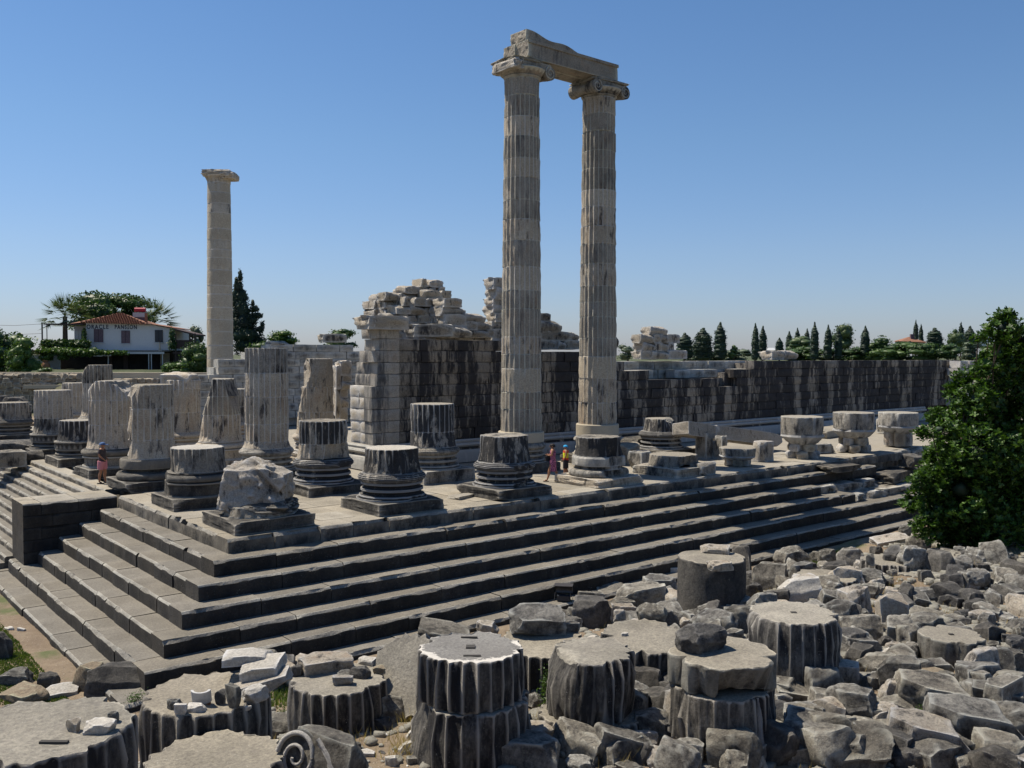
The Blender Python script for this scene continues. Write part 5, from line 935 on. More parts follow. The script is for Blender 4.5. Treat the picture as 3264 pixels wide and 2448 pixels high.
for (px, pb, pt, w_, d, kd, lb, n) in [
    (2182, 1142, 1062, 62, 150, 'cypress', 'broad dark cypress just right of the block pile', 1500), (2240, 1144, 1046, 62, 140, 'pinecyp', 'shaggy dark conifer with forked top right of the broad cypress', 2000), (2295, 1144, 1028, 44, 150, 'cypress', 'pointed cypress right of the forked conifer', 1500), (2338, 1144, 1096, 46, 150, 'broad', 'low dark bush tree right of the pointed cypress', 900),
    (2407, 1144, 1032, 26, 160, 'cypress', 'left one of the slim twin cypresses standing apart', 1200), (2431, 1144, 1040, 28, 162, 'cypress', 'right one of the slim twin cypresses standing apart', 1200), (2484, 1132, 1077, 30, 170, 'cypress', 'short rounded cypress above the lone carved block', 900), (2515, 1132, 1057, 26, 190, 'cypress', 'small distant cypress behind the low green pine', 700), (2541, 1130, 1046, 22, 195, 'cypress', 'slender distant cypress left of the tall one', 700), (2572, 1130, 1048, 22, 195, 'cypress', 'blunt distant cypress close left of the tall one', 700),
    (2596, 1144, 1028, 28, 165, 'cypress', 'tall pointed cypress in front of the green pine', 1400), (2639, 1144, 1036, 27, 168, 'cypress', 'tall cypress left of the umbrella pine', 1400), (2545, 1146, 1070, 120, 180, 'pine', 'spreading light green pine between the cypresses', 1600), (2692, 1136, 1029, 104, 190, 'pine', 'big round headed umbrella pine on the skyline', 2600), (2672, 1144, 1045, 26, 168, 'cypress', 'cypress in the left shade of the umbrella pine', 1000), (2757, 1130, 1040, 30, 170, 'cypress', 'full blunt cypress right of the umbrella pine', 1300),
    (2918, 1110, 1021, 18, 210, 'cypress', 'taller of the two cypresses behind the red roof', 900), (2935, 1112, 1034, 16, 212, 'cypress', 'shorter of the two cypresses behind the red roof', 800), (2978, 1120, 1045, 52, 200, 'pinecyp', 'dark conifer right of the red roof', 1300), (3045, 1136, 1056, 72, 190, 'pine', 'rounded green pine right of the dark conifer', 1500), (3090, 1130, 1042, 44, 200, 'pinecyp', 'bluish conifer next to the rounded green pine', 1300), (3062, 1120, 1028, 20, 205, 'pinecyp', 'tiny spire topped conifer on the far skyline', 500), (3035, 1100, 1044, 50, 215, 'broad', 'flat topped dark tree behind the rounded green pine', 700),
    (2800, 1146, 1066, 130, 170, 'broad', 'bushy green tree at the left slope of the wooded rise', 1700), (2870, 1150, 1080, 160, 165, 'broad', 'wide green tree in the middle of the wooded rise', 1900), (2950, 1150, 1086, 160, 160, 'broad', 'wide dull green tree below the red roofed house', 1900), (3100, 1142, 1082, 90, 160, 'olive', 'grey green olive tree near the large near tree', 1600), (3020, 1150, 1092, 120, 158, 'broad', 'low dark green shrub tree between the rise and the olive', 1200), (2345, 1150, 1112, 170, 200, 'olive', 'long pale distant hedge tree behind the wall', 900), (2730, 1150, 1104, 130, 172, 'broad', 'dark low shrub at the foot of the umbrella pine', 1000),
    (2000, 1142, 1096, 90, 120, 'olive', 'light feathery shrub right of the second tall column', 1300), (3180, 1144, 1080, 120, 170, 'olive', 'grey tree hidden behind the near tree', 900), (2560, 1152, 1098, 150, 176, 'broad', 'low green scrub in front of the spreading pine', 1300), (2655, 1152, 1108, 170, 174, 'broad', 'low dark scrub between the tall cypresses', 1300), (2245, 1152, 1118, 190, 152, 'broad', 'low scrub at the feet of the forked conifer', 1300)]:
    if kd == 'pinecyp': tree('conifer_tree', px, pb, pt, w_, d, 'cypress', lb, group=TB, n=n, leaf=(pb-pt)*d/FPX*.06)
    else: tree({'cypress': 'cypress_tree', 'pine': 'pine_tree', 'broad': 'broadleaf_tree', 'olive': 'olive_tree'}[kd], px, pb, pt, w_, d, kd if kd != 'olive' else 'broad', lb, group=TB, n=n, mat='olive' if kd == 'olive' else None)
TL = 'trees behind the guest house and column'
# large dark conifer right of the lone column
b = atd(782, 1125, 112); s_ = 112/FPX; o = thing('cypress_tree', tuple(b), 'large ragged dark cypress leaning out right behind the lone column', 'tree', TL)
lo = []
def vert(px, py, rx_, ry_): q = (atd(px, py, 112)-b); lo.append((q[0], q[1], q[2], rx_*s_, rx_*s_, ry_*s_))
for a in [(766, 880, 9, 22), (762, 915, 14, 30), (772, 950, 18, 34), (770, 990, 28, 40), (778, 1030, 38, 40), (786, 1070, 48, 40), (790, 1105, 50, 30), (812, 985, 14, 12), (806, 965, 6, 14), (820, 1005, 16, 10), (828, 1050, 14, 10), (836, 1035, 8, 12), (752, 900, 5, 24), (750, 950, 14, 40), (750, 1030, 20, 50), (824, 1090, 18, 16), (800, 1020, 22, 18)]: vert(*a)
V, F = crown(lo, 9000, .26, .8, 3, .7, .8, .45); obj('crown', mesh('crown', V, F, M['cyp'], smooth=False), o); mb = MB(); mb.tube([(0, 0, -2), (0, 0, 5)], [.3, .15], 6); obj('trunk', mb.mesh('trunk', M['bark']), o)
for (px, pb, pt, w_, d, kd, lb, n, mt) in [
    (365, 1060, 918, 300, 128, 'broad', 'large round green tree rising behind the guest house roof', 9500, None), (-5, 1195, 1030, 230, 100, 'broad', 'dark green tree at the left edge', 3500, None), (75, 1195, 1062, 130, 97, 'broad', 'yellow green bushy tree inside the left edge', 3000, 'vine'), (905, 1110, 1050, 130, 115, 'broad', 'light green leafy bush right of the large ragged cypress', 1800, 'vine'), (1090, 1105, 1040, 130, 105, 'broad', 'green tree peeping over the far wall left of the end pier', 2000, None), (625, 1120, 1030, 75, 118, 'broad', 'thin leafy tree between the pergola and the lone column', 1200, 'olive'), (640, 1210, 1085, 150, 98, 'broad', 'dense green shrub left of the foot of the lone column', 3000, None), (560, 1212, 1150, 110, 94, 'broad', 'bright green low bush left of the lone column', 2200, 'vine'), (870, 1150, 1085, 190, 108, 'broad', 'broad green shrub right of the lone column', 2600, None), (690, 1190, 1110, 120, 100, 'broad', 'green bush right behind the foot of the lone column', 1800, None), (150, 1205, 1170, 70, 90, 'broad', 'small shrub on top of the rubble retaining wall', 700, 'vine')]:
    tree('leafy_tree' if n > 1900 else 'leafy_bush', px, pb, pt, w_, d, kd, lb, 'tree' if pt < 1060 else 'bush', TL, n, mt)
def palm(px, pyb, pyt, wpx, d, label):
    b = atd(px, pyb, d); s = d/FPX; Hh = (pyb-pyt)*s; o = thing('palm_tree', tuple(b), label, 'palm tree', 'palms beside the guest house'); mb = MB(); mb.tube([(0, 0, -1), (0, 0, Hh*.62)], [.32, .26], 8); obj('trunk', mb.mesh('trunk', M['bark']), o)
    V = []; F = []; Rr = wpx*s*.72
    for i in range(60):
        a = random.random()*6.3; el = random.uniform(-.35, 1.35); L_f = Rr*random.uniform(.8, 1.1); dirv = np.array([math.cos(a)*math.cos(el), math.sin(a)*math.cos(el), math.sin(el)]); base = np.array([0, 0, Hh*.62]); tip = base+dirv*L_f+np.array([0, 0, -.22*L_f*math.cos(el)])
        side = np.cross(dirv, [0, 0, 1.]); side /= np.linalg.norm(side)+1e-6
        for q in range(13):
            an = (q-6)/6*1.25; dd = (tip-base)*.45*math.cos(an)+side*math.sin(an)*L_f*.42; c0 = base+(tip-base)*.6; t_ = c0+dd+np.array([0, 0, -abs(an)*.1*L_f]); pp = np.cross(dd, [0.1, .2, 1.]); pp = pp/np.linalg.norm(pp)*.07; k = len(V); V += [c0-pp, c0+pp, t_]; F.append((k, k+1, k+2))
        k = len(V); V += [base-side*.03, base+side*.03, base+(tip-base)*.6]; F.append((k, k+1, k+2))
    obj('fronds', mesh('fronds', V, F, M['palm'], smooth=False), o)
palm(208, 1080, 965, 120, 112, 'fan palm left of the guest house roof'); palm(490, 1085, 985, 120, 122, 'fan palm right of the chimney of the guest house')
# the near tree at the right edge
dT = 33.5; b = onz(3045, 1772, -2.3); dT = proj(b)[2]; sT = dT/FPX
nb_ = thing('near_tree', tuple(b), 'dense glossy green tree filling the right edge in front of the temple steps', 'tree')
tips = []
LB = [(3195, 1045, 50, -1), (3235, 1100, 55, 0), (3180, 1185, 75, 0), (3245, 1240, 95, 1), (3130, 1180, 26, -1), (3110, 1270, 55, -1), (3080, 1205, 20, 0), (3055, 1225, 22, 0), (3170, 1330, 100, 0), (3060, 1360, 70, 1), (2995, 1370, 45, -1), (3250, 1420, 120, 0), (3120, 1450, 105, -1), (3010, 1480, 70, 0), (2975, 1545, 62, 0), (2925, 1530, 30, -1), (3060, 1560, 95, -1), (3180, 1580, 120, 0), (3270, 1570, 120, 1), (2990, 1620, 58, -1), (3080, 1660, 90, 0), (3190, 1690, 90, -1), (3265, 1690, 90, 0), (3020, 1700, 48, 0), (3130, 1380, 85, 1), (3200, 1500, 110, 1), (2965, 1455, 26, 0), (3290, 1330, 100, 0), (3275, 1160, 80, 1), (3290, 1085, 60, 0), (3215, 1000, 16, -1), (3190, 1022, 18, 0), (3120, 1078, 17, -1), (3150, 1062, 15, 0), (3062, 1190, 20, -1), (3036, 1250, 24, 0), (2985, 1330, 30, 0), (2940, 1378, 22, -1), (2905, 1600, 34, 0), (2950, 1690, 40, -1)]
lob = []
for (px, py, r_, dz) in LB:
    q = atd(px, py, dT+dz*1.1)-b; lob.append((q[0], q[1], q[2], r_*sT, r_*sT, r_*sT*.92))
L = np.array(lob); n = 23000; vol = L[:, 3]**2; k = rng.choice(len(L), n, p=vol/vol.sum()); dd = rng.normal(size=(n, 3)); dd /= np.linalg.norm(dd, axis=1)[:, None]
rr_ = .45+.68*rng.random(n)**.55; Pc = L[k, :3]+dd*L[k, 3:]*(rr_*(1+.34*fbm(dd*2.6+k[:, None]*3.3, 3)))[:, None]; Pc = Pc[vnoise(Pc*1.3+3) > -.42]
n = len(Pc); cd_ = Pc-L[k[:1], :3]; axd = rng.normal(size=(n, 3))*.5+np.array([0, 0, .9]); axd /= np.linalg.norm(axd, axis=1)[:, None]; VV = []; FF = []; nb0 = 0
for q in range(7):
    a = q*2*math.pi/7+rng.random(n)*.7; t1 = np.cross(axd, [.3, .5, .1]); t1 /= np.linalg.norm(t1, axis=1)[:, None]; t2 = np.cross(axd, t1)
    dr = t1*np.cos(a)[:, None]+t2*np.sin(a)[:, None]+axd*(.15+.55*rng.random((n, 1))); dr /= np.linalg.norm(dr, axis=1)[:, None]; sd = np.cross(dr, axd); sd /= np.linalg.norm(sd, axis=1)[:, None]; Lf = (.11+.09*rng.random((n, 1)))
    V = np.stack([Pc, Pc+dr*Lf*.62+sd*Lf*.24, Pc+dr*Lf, Pc+dr*Lf*.62-sd*Lf*.24], 1).reshape(-1, 3); VV.append(V); FF.append(np.arange(n*4).reshape(-1, 4)+nb0); nb0 += n*4
obj('crown', mesh('crown', np.concatenate(VV), np.concatenate(FF), M['bush'], smooth=False), nb_)
V, F = crown(lob, 10, .1, .26, 5); obj('inner_foliage', mesh('inner_foliage', V, F, M['cyp'], smooth=False), nb_)
mb = MB(); mb.tube([(0, 0, -.4), (.1, 0, 1.), (.3, .1, 2.2)], [.22, .17, .12], 8)
for i in range(34):
    l = L[i % len(L)]; t_ = l[:3]+rng.normal(size=3)*l[3]*.5; m0 = np.array([.2, .05, random.uniform(.6, 2.2)]); mid = (m0+t_)/2+rng.normal(size=3)*.25; mb.tube([tuple(m0), tuple(mid), tuple(t_)], [.07, .045, .015], 5)
obj('branch', mb.mesh('branch', M['bark']), nb_); mb = MB(); mb.tube([(0, 0, -.5), (.02, 0, .9)], [.28, .2], 8); obj('trunk', mb.mesh('trunk', M['bark']), nb_)
# small plants among the blocks
def sprig(px, py, h, w_, label, mat='bush', n=90, leaf=.045, tall=False, stems=6, name='small_plant'):
    P_, d = hit(px, py); s = d/FPX; Hh = h*s; Wd = w_*s; o = thing(name, tuple(P_), label, 'plant'); pts = []; mb = MB()
    for i in range(stems):
        a = random.random()*6.3; r_ = Wd*.5*random.random(); t_ = np.array([math.cos(a)*r_, math.sin(a)*r_, Hh*random.uniform(.6, 1)]); mb.tube([(0, 0, -.05), tuple(t_*[.3, .3, .5]), tuple(t_)], [.008, .006, .003], 4)
        for q in range(n//stems): f = random.uniform(.15, 1); pts.append(t_*[f*.8, f*.8, f]+rng.normal(size=3)*(.03+.25*Wd*.3))
    V, F = leaves(np.array(pts), leaf, .5); obj('leaves', mesh('leaves', V, F, M[mat], smooth=False), o); obj('stems', mb.mesh('stems', M['bark']), o)
for a in [(430, 2262, 62, 66, 'yellow green bushy plant between the corner drum and the tile drum', 'vine', 420, .05), (950, 2200, 40, 50, 'spiky green weed at the left rim of the shard heaped drum', 'grass', 260, .05), (905, 2300, 60, 50, 'dark green weed in the shade under the shard heaped drum', 'bush', 200, .04), (1738, 2290, 180, 55, 'tall thin leafy weed between the white rimmed drum and the half fluted one', 'vine', 520, .05),
          (2075, 2205, 90, 90, 'green weed with dry stalks right of the half fluted drum', 'vine', 240, .045), (1955, 2390, 40, 60, 'feathery green tuft at the foot of the half fluted drum', 'grass', 320, .04), (2520, 2165, 50, 70, 'low green weed at the foot of the big fluted drum', 'bush', 260, .045), (2940, 2300, 60, 45, 'dark green tuft at the foot of the large flat tilted block', 'bush', 360, .04), (1812, 1935, 30, 60, 'low green weeds under the floodlight', 'bush', 240, .045), (2440, 1925, 24, 40, 'small dry weed right of the dark cube', 'dry', 90, .05), (3045, 1330, 10, 10, 'tiny weed', 'bush', 10, .04)][:-1]:
    sprig(*a[:4], a[4], a[5], a[6], a[7])
# grass, one mass each
def grass(name, n, xy, hmin, hmax, mat, wd=.012):
    P = np.array([[*p, 0] for p in xy[:n]]); P[:, 2] = G(P[:, 0], P[:, 1]); n = len(P); h = (hmin+(hmax-hmin)*rng.random(n))[:, None]; a = rng.random(n)*6.28; dx = np.stack([np.cos(a), np.sin(a), a*0], 1)*wd; ln = rng.normal(size=(n, 3))*.3; ln[:, 2] = 1
    V = np.stack([P-dx, P+dx, P+ln*h], 1).reshape(-1, 3); return tag(obj(name, mesh(name, V, np.arange(n*3).reshape(-1, 3), M[mat], smooth=False)), kind='stuff')
def spread(f, n, th=.0):
    out = []
    while len(out) < n:
        x, y = f()
        if vnoise(np.array([x*.9, y*.9, 4.])) > th: out.append((x, y))
    return out
grass('grass', 34000, spread(lambda: (-5.0-abs(random.gauss(0, 2.0)), random.uniform(-4, 10)), 34000, -.22), .02, .07, 'grass', .022)
grass('grass', 22000, spread(lambda: (random.uniform(-4, 44), -5.05-abs(random.gauss(0, .8))), 22000), .04, .15, 'grass', .02)
grass('dry_grass', 7000, spread(lambda: (random.uniform(-7, 25), random.uniform(-19, -6)), 7000), .06, .28, 'dry', .008)
for (px, py, lb) in [(1290, 2395, 'dry yellow grass tuft left of the central drum stack'), (1305, 2300, 'dry grass at the foot of the leaning drum'), (2105, 2180, 'dry grass tuft left of the wide eroded disc'), (2445, 1915, 'dry straw tuft right of the dark cube'), (1960, 2430, 'dry straw at the bottom edge under the half fluted drum')]:
    P_, d = hit(px, py); n = 110; P = np.tile(P_, (n, 1))+rng.normal(size=(n, 3))*[.14, .14, 0]; h = (.12+.28*rng.random(n))[:, None]; a = rng.random(n)*6.28; dx = np.stack([np.cos(a), np.sin(a), a*0], 1)*.006; ln = rng.normal(size=(n, 3))*.35; ln[:, 2] = 1
    V = np.stack([P-dx, P+dx, P+ln*h], 1).reshape(-1, 3)-P_; o = obj('grass_tuft', mesh('grass_tuft', V, np.arange(n*3).reshape(-1, 3), M['dry'], smooth=False), None, tuple(P_)); tag(o, lb, 'grass tuft')
# ---------------------------------------------------------------- floodlight
M['metal'] = plain('dark_metal', (.09, .085, .085), .45, .2, 20, .6); M['glass'] = plain('dark_glass', (.03, .035, .045), .15)
P_, d = hit(1796, 1935); P_[2] = float(G(P_[0], P_[1])); s = d/FPX; fl_ = thing('floodlight', tuple(P_), 'dark metal floodlight on a wire stand beside the lowest step', 'floodlight'); fl_.rotation_euler = (0, 0, math.atan2(rt[1], rt[0])-.15)
mb = MB(); V = []; n = 10
for x in (-.29, .29):
    for q in range(n+1): a = -.5+2.4*q/n; V.append((x, math.cos(a)*.19, .5+math.sin(a)*.19))
F = [(q, q+1, n+1+q+1, n+1+q) for q in range(n)]+[tuple(range(n+1))[::-1], tuple(n+1+q for q in range(n+1))]; mb.add(V, F); obj('lamp_housing', mb.mesh('lamp_housing', M['metal']), fl_)
mb = MB(); mb.box((0, .05, .70), (.62, .42, .015)); obj('top_plate', mb.mesh('top_plate', M['metal'], smooth=False), fl_); mb = MB(); mb.box((0, .0, .29), (.42, .3, .16)); obj('ballast_box', mb.mesh('ballast_box', M['glass'], smooth=False), fl_)
for x in (-.31, .2):
    mb = MB(); mb.tube([(x, -.12, 0), (x+.03, 0, .45)], .012, 6); mb.tube([(x, .15, 0), (x+.03, 0, .45)], .012, 6); obj('stand_leg', mb.mesh('stand_leg', M['metal']), fl_)
# ---------------------------------------------------------------- retaining wall of field stones at the back left
FR = math.atan2(rt[1], rt[0])
def frame(px, py, d): p = atd(px, py, d); return p
DW = 87.2; sW = DW/FPX; p0 = atd(-120, 1200, DW); rw = thing('retaining_wall', (p0[0], p0[1], -1.2), 'long dry stone retaining wall of rough field stones below the guest house', 'stone wall'); rw.rotation_euler = (0, 0, FR)
items = []; z = 0; 
topf = lambda x: zat(*(atd(-120+x/sW, 1200, DW)[:2]), np.interp(-120+x/sW, [-120, 85, 95, 280, 300, 420, 520, 700], [1188, 1190, 1192, 1193, 1203, 1205, 1212, 1216]))+1.2
row = 0; z = 0.
while z < 5.3:
    hh = random.uniform(.38, .55); x = random.uniform(-.3, 0)
    while x < 24.5:
        L_s = random.uniform(.4, 1.05)
        if z+hh*.6 < topf(x+L_s/2) and (z > 1.6): items.append((x, L_s, z, hh))
        x += L_s
    z += hh*.94
random.shuffle(items); rest = MB()
for i, (x, l, z, hh) in enumerate(items):
    c = (x+l/2, random.uniform(-.1, .1), z+hh/2)
    if i < 295: obj('stone', bm('r', random.randrange(10), 'rubblemortar'), rw, c, (random.uniform(-.1, .1), random.uniform(-.08, .08), random.uniform(-.15, .15)), (l*.97, .7, hh*1.02))
    else: V, F = RB[i % 10]; rest.add(V*np.array([l*.97, .7, hh*1.02])+np.array(c), F)
if rest.n: tag(obj('stone', rest.mesh('stone', M['rubblemortar'], ang=35), rw), kind='stuff')
mb = MB(); mb.box((12.2, .75, 2.45), (24.4, 1.0, 4.9)); obj('wall_core', mb.mesh('wall_core', M['rubblemortar'], smooth=False), rw)
mb = MB(); a = atd(92, 1233, DW-.9); mb.box(((92+120)*sW+5.2, -.75, a[2]+1.2), (10.6, .25, .34)); obj('ledge', mb.mesh('ledge', M['conc'], smooth=False), rw)
for i, (px, py, w_, h_, kd, mt, lb) in enumerate([(50, 1290, 75, 50, 'block', 'rubdark', 'large dark block lying below the retaining wall at the left edge'), (8, 1275, 35, 26, 'block', 'rubdark', 'dark block at the left edge below the retaining wall'), (42, 1308, 26, 14, 'block', 'rub', 'small pale block below the large dark block'), (85, 1300, 30, 22, 'block', 'rub', 'slanting pale block right of the large dark block'), (65, 1325, 26, 20, 'chunk', 'rubdark', 'little dark boulder under the large dark block'), (90, 1318, 20, 16, 'chunk', 'rubdark', 'dark rock left of the two drum stump'), (82, 1335, 44, 20, 'chunk', 'rubdark', 'low dark rubble left of the two drum stump'), (225, 1310, 50, 34, 'boulder', 'rubtan', 'tan boulder seen between the two drum stump and the slim fluted stump'), (218, 1288, 20, 12, 'chunk', 'rub', 'small grey stone below the retaining wall')]):
    d = 76; P_ = atd(px, py+h_/2, d); s = d/FPX; o = obj('stone_block', rmesh(kd, i % 9, mt), None, tuple(P_), (0, 0, FR+random.uniform(-.4, .4)), (w_*s, w_*s*.7, h_*s)); tag(o, lb, 'stone block')
tb = tag(obj('rubble_terrace', None), kind='structure'); p = atd(120, 1375, 78); V, F = rockbox(26, 14, 1.6, 77, 21, 2, .02, .97); 
obj('earth_bank', mesh('earth_bank', V, F, M['soil']), tb, (p[0]+.5, p[1]+3.5, -1.75), (0, 0, FR))
# ---------------------------------------------------------------- guest house
M['plaster'] = stone('white_wall_plaster', (.62, .59, .54), (.68, .65, .60), .18, (.20, .20, .21), .5, .35, 0, .15, var=.05, edge=.3)
M['tile'] = plain('terracotta_roof', (.23, .115, .075), .9, .35, 5); M['wood'] = plain('dark_brown_wood', (.07, .05, .045), .8, .3); M['shut'] = plain('mauve_brown_shutter', (.13, .09, .10), .8, .25); M['darkroom'] = plain('painted_interior_shade', (.03, .026, .024), .9, .5, 1.); M['navy'] = plain('navy_lettering', (.012, .02, .045), .7); M['red'] = plain('red_boiler', (.33, .02, .04), .5, .1); M['steel'] = plain('pale_grey_metal', (.42, .43, .43), .5, .15); M['signw'] = plain('white_sign', (.62, .63, .62), .6, .05); M['clay'] = plain('clay_jar', (.3, .15, .08), .8, .2)
DH = 104.; sH = DH/FPX; q0 = atd(275, 1131, DH); HZ = 3.4
hs = thing('guest_house', (q0[0], q0[1], HZ), 'white plastered two storey guest house with terracotta hipped roof and dark lettering on its wall', 'house'); HA = FR+.10; hs.rotation_euler = (0, 0, HA)
def hx(px): return (px-275)*sH*1.0
def hz(py): return CAM[2]+(1131-py)*sH-HZ
def hbox(nm, x0, x1, y0, y1, z0, z1, mat, par=hs): mb = MB(); mb.box(((x0+x1)/2, (y0+y1)/2, (z0+z1)/2), (x1-x0, y1-y0, z1-z0)); return obj(nm, mb.mesh(nm, M[mat], smooth=False), par)
W0, W1 = 0, hx(545); zt_, zb_ = hz(1031), hz(1119)
mb = MB(); e1 = hx(466); zr = hz(1050)
V = [(0, 0, zb_), (W1, 0, zb_), (W1, 0, zr), (e1, 0, zt_-.15), (0, 0, zt_)]; V += [(x, 7, z) for x, _, z in V]
mb.add(V, [(0, 1, 2, 3, 4), (9, 8, 7, 6, 5), (0, 5, 6, 1), (1, 6, 7, 2), (2, 7, 8, 3), (3, 8, 9, 4), (4, 9, 5, 0)]); obj('wall', mb.mesh('wall', M['plaster'], smooth=False), hs)
hbox('side_wing', hx(214), -.01, 2.5, 6.5, hz(1115), hz(1040), 'plaster')
for x0, x1, y0, y1 in ((219, 227, 1056, 1078), (229, 236, 1056, 1078)): hbox('window', hx(x0), hx(x1), 2.44, 2.55, hz(y1), hz(y0), 'signw')
for i, (x0, x1, y0, y1) in enumerate(((300, 328, 1052, 1094), (384, 410, 1056, 1097), (488, 512, 1054, 1093))):
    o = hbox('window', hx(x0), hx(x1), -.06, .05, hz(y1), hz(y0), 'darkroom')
    hbox('sill', hx(x0)-.12, hx(x1)+.12, -.16, -.061, hz(y1)-.1, hz(y1), 'steel', o); xm = (hx(x0)+hx(x1))/2
    for (a, b_) in ((hx(x0), xm-.02), (xm+.02, hx(x1))):
        sh = hbox('shutter', a, b_, -.12, -.062, hz(y1)+.02, hz(y0)-.02, 'shut' if i < 2 else 'glass', o)
# hipped roof of tiles in rows
za = hz(995); xa = hx(350); eav = -.55; zE = zt_-.02; xL, xR = hx(205), hx(468); yB = 7.6
rf = MB(); rf.add([(xL, eav+2.2, zE-.1), (hx(262), eav, zE), (xR, eav, zE-.2), (xR, yB, zE-.2), (xL, yB, zE-.1), (xa, 3.6, za)], [(1, 2, 5), (2, 3, 5), (3, 4, 5), (4, 0, 5), (0, 1, 5), (0, 4, 3, 2, 1)]); ro = obj('roof', rf.mesh('roof', M['tile'], smooth=False), hs)
mb = MB()
for k in range(9):
    t_ = k/9.; A_ = np.array([hx(262), eav, zE])*(1-t_)+np.array([xa, 3.6, za])*t_; B_ = np.array([xR, eav, zE-.2])*(1-t_)+np.array([xa, 3.6, za])*t_
    n_ = max(2, int((B_-A_)[0]/.27)); P_ = [A_+(B_-A_)*(q/n_) for q in range(n_+1)]
    for q in range(n_): c = (P_[q]+P_[q+1])/2; mb.box((c[0], c[1]+.2, c[2]+.10+random.uniform(-.015, .015)), (.2, .5, .07))
tag(obj('roof_tile', mb.mesh('roof_tile', M['tile'], smooth=False), ro), kind='stuff')
lo_ = MB(); lo_.add([(e1-.1, -.4, zt_-.12), (W1+.3, -.4, zr+.02), (W1+.3, 7.3, zr+.02), (e1-.1, 7.3, zt_-.12), (e1-.1, -.4, zt_-.03), (W1+.3, -.4, zr+.1), (W1+.3, 7.3, zr+.1), (e1-.1, 7.3, zt_-.03)], [(0, 1, 5, 4), (4, 5, 6, 7), (1, 2, 6, 5), (0, 3, 2, 1)]); obj('lower_roof', lo_.mesh('lower_roof', M['tile'], smooth=False), hs)
hbox('chimney', hx(438), hx(445), 2.2, 2.5, hz(1030), hz(997), 'tile', ro)
def text(body, size, loc, par, mat, name='lettering', rot=(math.pi/2, 0, 0), ext=.01, sx=1.):
    c = bpy.data.curves.new('t', 'FONT'); c.body = body; c.size = size; c.extrude = ext; c.offset = size*.022; c.space_character = 1.25; t_ = bpy.data.objects.new('t', c); COL.objects.link(t_); bpy.context.view_layer.update()
    me = bpy.data.meshes.new_from_object(t_.evaluated_get(bpy.context.evaluated_depsgraph_get())); bpy.data.objects.remove(t_); me.name = name; me.materials.clear(); me.materials.append(M[mat]); return obj(name, me, par, loc, rot, (sx, 1, 1))
def fit(o, w_):
    xs = [v.co.x for v in o.data.vertices]; o.scale[0] = w_/(max(xs)-min(xs))
o = text('ORACLE', .66, (hx(277), -.02, hz(1051)), hs, 'navy'); fit(o, hx(344)-hx(277)); o = text('PANS\u0130ON', .66, (hx(363), -.02, hz(1051)), hs, 'navy'); fit(o, hx(431)-hx(363))
# rooftop water heater
wh = thing('water_heater', (0, 0, 0), 'red solar water tank on a pale metal frame on the guest house roof', 'water heater'); wh.location = hs.matrix_basis@Vector((hx(408), 4.2, hz(1016))); wh.rotation_euler = (0, 0, HA)
mb = MB(); mb.tube([(-.62, 0, 1.12), (.62, 0, 1.12)], .27, 14); obj('tank', mb.mesh('tank', M['red']), wh); mb = MB(); mb.box((0, -.1, .52), (1.5, .6, .55)); obj('panel', mb.mesh('panel', M['steel'], smooth=False), wh); mb = MB(); mb.box((0, .0, .0), (1.3, .7, .5)); obj('base_box', mb.mesh('base_box', M['shut'], smooth=False), wh)
# ground floor with porch
hbox('ground_floor', hx(135), hx(535), 1.2, 7, 0, zb_-.01, 'darkroom')  # solid box, its near-black colour paints the shade beneath the porch
for x0, x1 in ((150, 190), (330, 345), (380, 400)): hbox('pillar', hx(x0)*0+hx(x0), hx(x0)+.5, 1.0, 1.19, 0, zb_-.2, 'plaster' if x0 == 150 else 'wood')
hbox('stone_panel', hx(495), hx(524), 1.02, 1.19, .2, zb_-.3, 'rubblemortar')
pr_ = MB()
for k in range(60): pr_.box((hx(310)+(hx(527)-hx(310))*(k+.5)/60, -.35, zb_-.12+(.03 if k % 2 else 0)), (.13, 3.2, .04))
porch = obj('porch_roof', pr_.mesh('porch_roof', M['steel'], smooth=False), hs)
hbox('porch_beam', hx(300), hx(530), -1.95, -1.85, zb_-.42, zb_-.2, 'plaster')
for px in (211, 358, 481, 489, 523): hbox('porch_post', hx(px), hx(px)+.09, -1.9, -1.8, 0, zb_-.42, 'steel')
# pergola at the right and left of the upper floor
pg = thing('pergola', (0, 0, 0), 'dark wooden pergola with a brushwood roof at the right end of the guest house', 'pergola'); pg.location = hs.matrix_basis@Vector((hx(546), 0, 0)); pg.rotation_euler = (0, 0, HA); X_ = lambda px: (px-546)*sH
mb = MB(); mb.add([(0, -.8, hz(1048)), (X_(620), -.8, hz(1067)), (X_(620), 4, hz(1067)), (0, 4, hz(1048)), (0, -.8, hz(1053)), (X_(620), -.8, hz(1072)), (X_(620), 4, hz(1072)), (0, 4, hz(1053))], [(0, 1, 2, 3), (0, 4, 5, 1), (4, 7, 6, 5), (1, 5, 6, 2)]); obj('pergola_roof', mb.mesh('pergola_roof', M['wood'], smooth=False), pg)
for px in (556, 580, 600, 616): mb = MB(); mb.box((X_(px), -.6 if px != 580 else 3.5, (hz(1064)+zb_)/2-.6), (.13, .13, hz(1064)-zb_+1.2)); obj('post', mb.mesh('post', M['wood'], smooth=False), pg)
mb = MB(); mb.box((X_(578), -.55, hz(1100)), (X_(614)-X_(548), .08, 1.0)); obj('railing', mb.mesh('railing', M['wood'], smooth=False), pg); mb = MB(); mb.box((X_(584), 1.7, zb_-.3), (X_(622), 4.6, .2)); obj('deck', mb.mesh('deck', M['wood'], smooth=False), pg)
